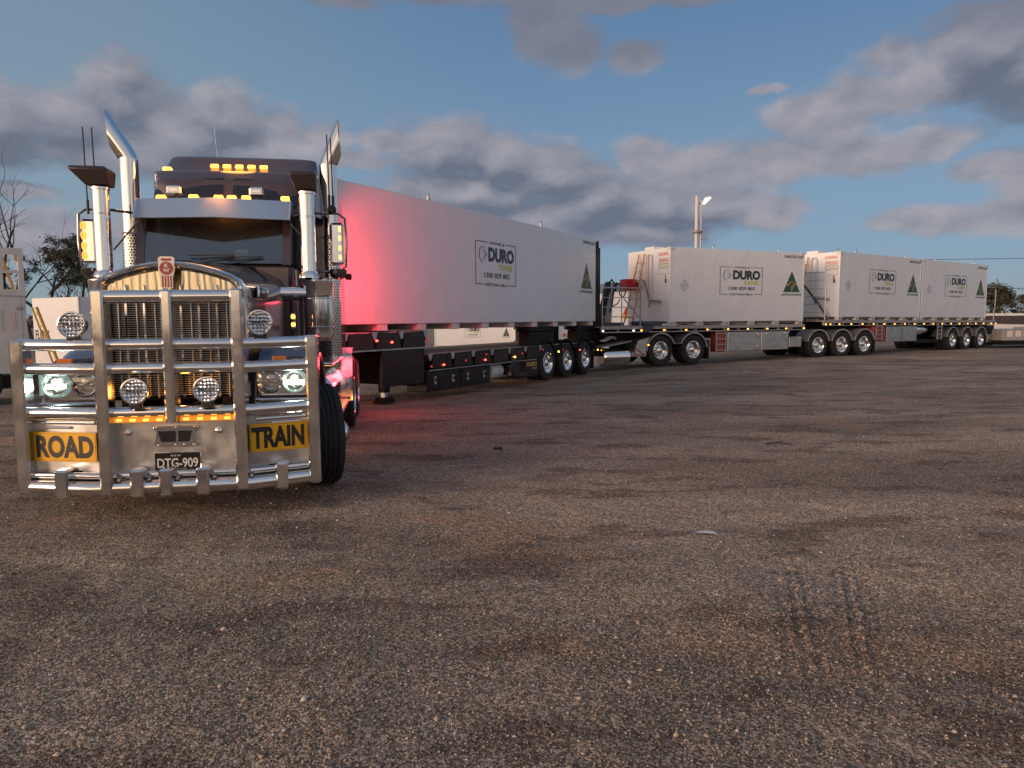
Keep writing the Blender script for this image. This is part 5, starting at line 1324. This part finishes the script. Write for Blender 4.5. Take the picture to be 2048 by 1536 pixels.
# ------------------------------------------------------------------ trees
def tree(name, label, x, y, h, trunks, seed, crown_c, crown_r, dead=0, leaf=.16, nleaf=900, group=None):
    rs = random.Random(seed); t = thing(name, label, 'tree', pose(x, y, 0, 0), group)
    tr = MB(); tips = []
    def branch(p, d, l, r, depth):
        n = 5; pts = [p.copy()]; rr_ = [r]
        for i in range(n):
            d = (d+Vector((rs.uniform(-1,1), rs.uniform(-1,1), rs.uniform(-.5,.8)))*.20).normalized(); p = p+d*l/n; pts.append(p.copy()); rr_.append(r*(1-.55*(i+1)/n))
        tr.tube(pts, rr_, 6, BARK)
        if depth == 0: tips.append((p, d)); return
        for k in range(rs.choice((2,3,3))):
            q_ = pts[rs.randint(2, n)]; dd = (d+Vector((rs.uniform(-1,1), rs.uniform(-1,1), rs.uniform(-.25,.8)))*.95).normalized()
            branch(q_, dd, l*rs.uniform(.55,.8), r*.45, depth-1)
        tips.append((p, d))
    for (dx, dy, lx, ly, hh, r, dep) in trunks: branch(Vector((dx, dy, 0)), Vector((lx, ly, 1)).normalized(), hh, r, dep)
    tr.build('trunk', t)
    lf = MB(); C = [Vector(c) for c in crown_c]
    vs = []; fs = []
    def clump(c, r, n):
        for i in range(n):
            o = Vector((rs.gauss(0,1), rs.gauss(0,1), rs.gauss(0,.7)))*r*.5; q_ = c+o
            a = Vector((rs.uniform(-1,1), rs.uniform(-1,1), rs.uniform(-1.2,.3))).normalized(); b2 = a.cross(Vector((rs.uniform(-1,1), rs.uniform(-1,1), rs.uniform(-1,1)))).normalized()
            L = leaf*rs.uniform(.6,1.4); wd = L*.32; k = len(vs)
            vs.extend([q_-a*L*.5, q_+b2*wd*.5, q_+a*L*.5, q_-b2*wd*.5]); fs.append((k,k+1,k+2,k+3))
    live = [tp for tp in tips if any((tp[0]-c).length < r for c, r in zip(C, crown_r))]
    for (p, d) in live: clump(p, rs.uniform(.35,.7)*crown_r[0]*.45, nleaf//max(8, len(live)))
    lf.add(vs, fs, LEAF, False)
    if vs: lf.build('crown', t)
    return t
tree('gum_tree', 'sparse gum tree with dark trunks and grey green crown behind the white container at left', -22.6, 36, 6,
     [(-.6,0,-.05,0,3.1,.20,4),(-.5,.3,.22,0,3.1,.17,4),(.4,0,.10,.1,2.9,.15,4),(.5,.2,.40,0,2.6,.13,4),(1.3,.2,.22,0,2.5,.12,3),(-.9,0,-.3,0,2.8,.12,3)], 5,
     [(.5,0,5.6),(1.6,0,4.9),(-.5,0,4.9),(2.0,0,3.9),(-1.3,0,4.2),(.6,0,4.2)], [1.2,1.1,1.0,.9,.8,.7], nleaf=9000, leaf=.15)
tree('gum_tree', 'bare branched gum tree reaching above the white cabin at the far left', -24.3, 34.5, 6,
     [(0,0,-.08,0,3.9,.18,4),(.5,0,.30,0,4.0,.17,4),(.1,0,-.4,0,3.6,.13,4),(.3,.2,.1,0,4.2,.13,4)], 9, [(-1,0,4.2),(.9,0,3.6)], [.7,.8], nleaf=1800, leaf=.16)
tree('bushy_tree', 'round dark tree half hidden by the last container at the right', 49.6, 75, 4.5,
     [(0,0,.1,0,2.4,.2,4),(0.4,0,-.3,.1,2.2,.15,4)], 14, [(0,0,3.2),(.8,0,2.8)], [2.3,2.0], nleaf=14000, leaf=.30)
tree('bushy_tree', 'low reddish green tree beyond the fence at the right edge', 62.5, 88, 3,
     [(0,0,.1,0,1.8,.15,4),(1.5,0,.3,.1,1.7,.12,4)], 17, [(0,0,2.3),(2,0,2.2)], [2.0,1.8], nleaf=9000, leaf=.3)
# far woods along the horizon; unseen ring behind the viewer added for chrome reflections
def woods():
    vs = []; fs = []
    for i in range(16000):
        a = nrs.uniform(-pi, pi); r = nrs.uniform(210, 260) if abs(a) < 1.2 else nrs.uniform(90, 120); x = r*sin(a); y = r*cos(a)
        hh = 3.2+1.6*float(vnoise(np.array([a*40]), np.array([3.0]), 1.0, 8)[0])+2.2*float(vnoise(np.array([a*11]), np.array([1.0]), 1.0, 9)[0])
        hh *= 1.0 if abs(a) < 1.2 else 1.25; z = nrs.uniform(0, max(hh, 1.0)); s_ = nrs.uniform(.5, 1.3); k = len(vs)
        p = nrs.uniform(-1, 1, (4, 3))*s_
        vs += [tuple(np.array((x, y, z))+q_) for q_ in p]; fs.append((k,k+1,k+2,k+3))
    b = MB(); b.add(vs, fs, LEAF, False); o = b.build('far_woods'); o['kind'] = 'stuff'; o['label'] = 'low dark belt of bushes along the horizon'
woods()

# ------------------------------------------------------------------ small things lying on the gravel
def gp(u, v): # not used for placement from pixels; plain ground coordinates
    return (u, v, float(gz(u, v)+relief(np.array([u]), np.array([v]))[0]))
b = MB(); x, y, z = gp(-.19, 9.55); b.box(x-.06, x+.06, y-.02, y+.02, z, z+.035, PLASTIC, .008); tag(b.build('wood_chip'), 'small black offcut lying on the open gravel', 'offcut')
b = MB(); x, y, z = gp(3.55, 9.6); b.tube([(x-.16,y,z+.02),(x,y+.05,z+.03),(x+.18,y-.02,z+.02)], .009, 6, BARK); b.tube([(x,y+.05,z+.03),(x+.1,y+.12,z+.04)], .006, 6, BARK); tag(b.build('stick'), 'thin dark stick lying on the open gravel at the right', 'stick')
b = MB(); x, y, z = gp(1.52, 5.6)
b.add([(x-.09,y,z+.012),(x-.02,y-.035,z+.016),(x+.09,y-.05,z+.012),(x+.06,y+.01,z+.02),(x-.01,y+.03,z+.018)], [(0,1,2,3,4)], WHITE2, False); tag(b.build('paper_scrap'), 'torn white paper scrap lying flat on the gravel', 'paper')
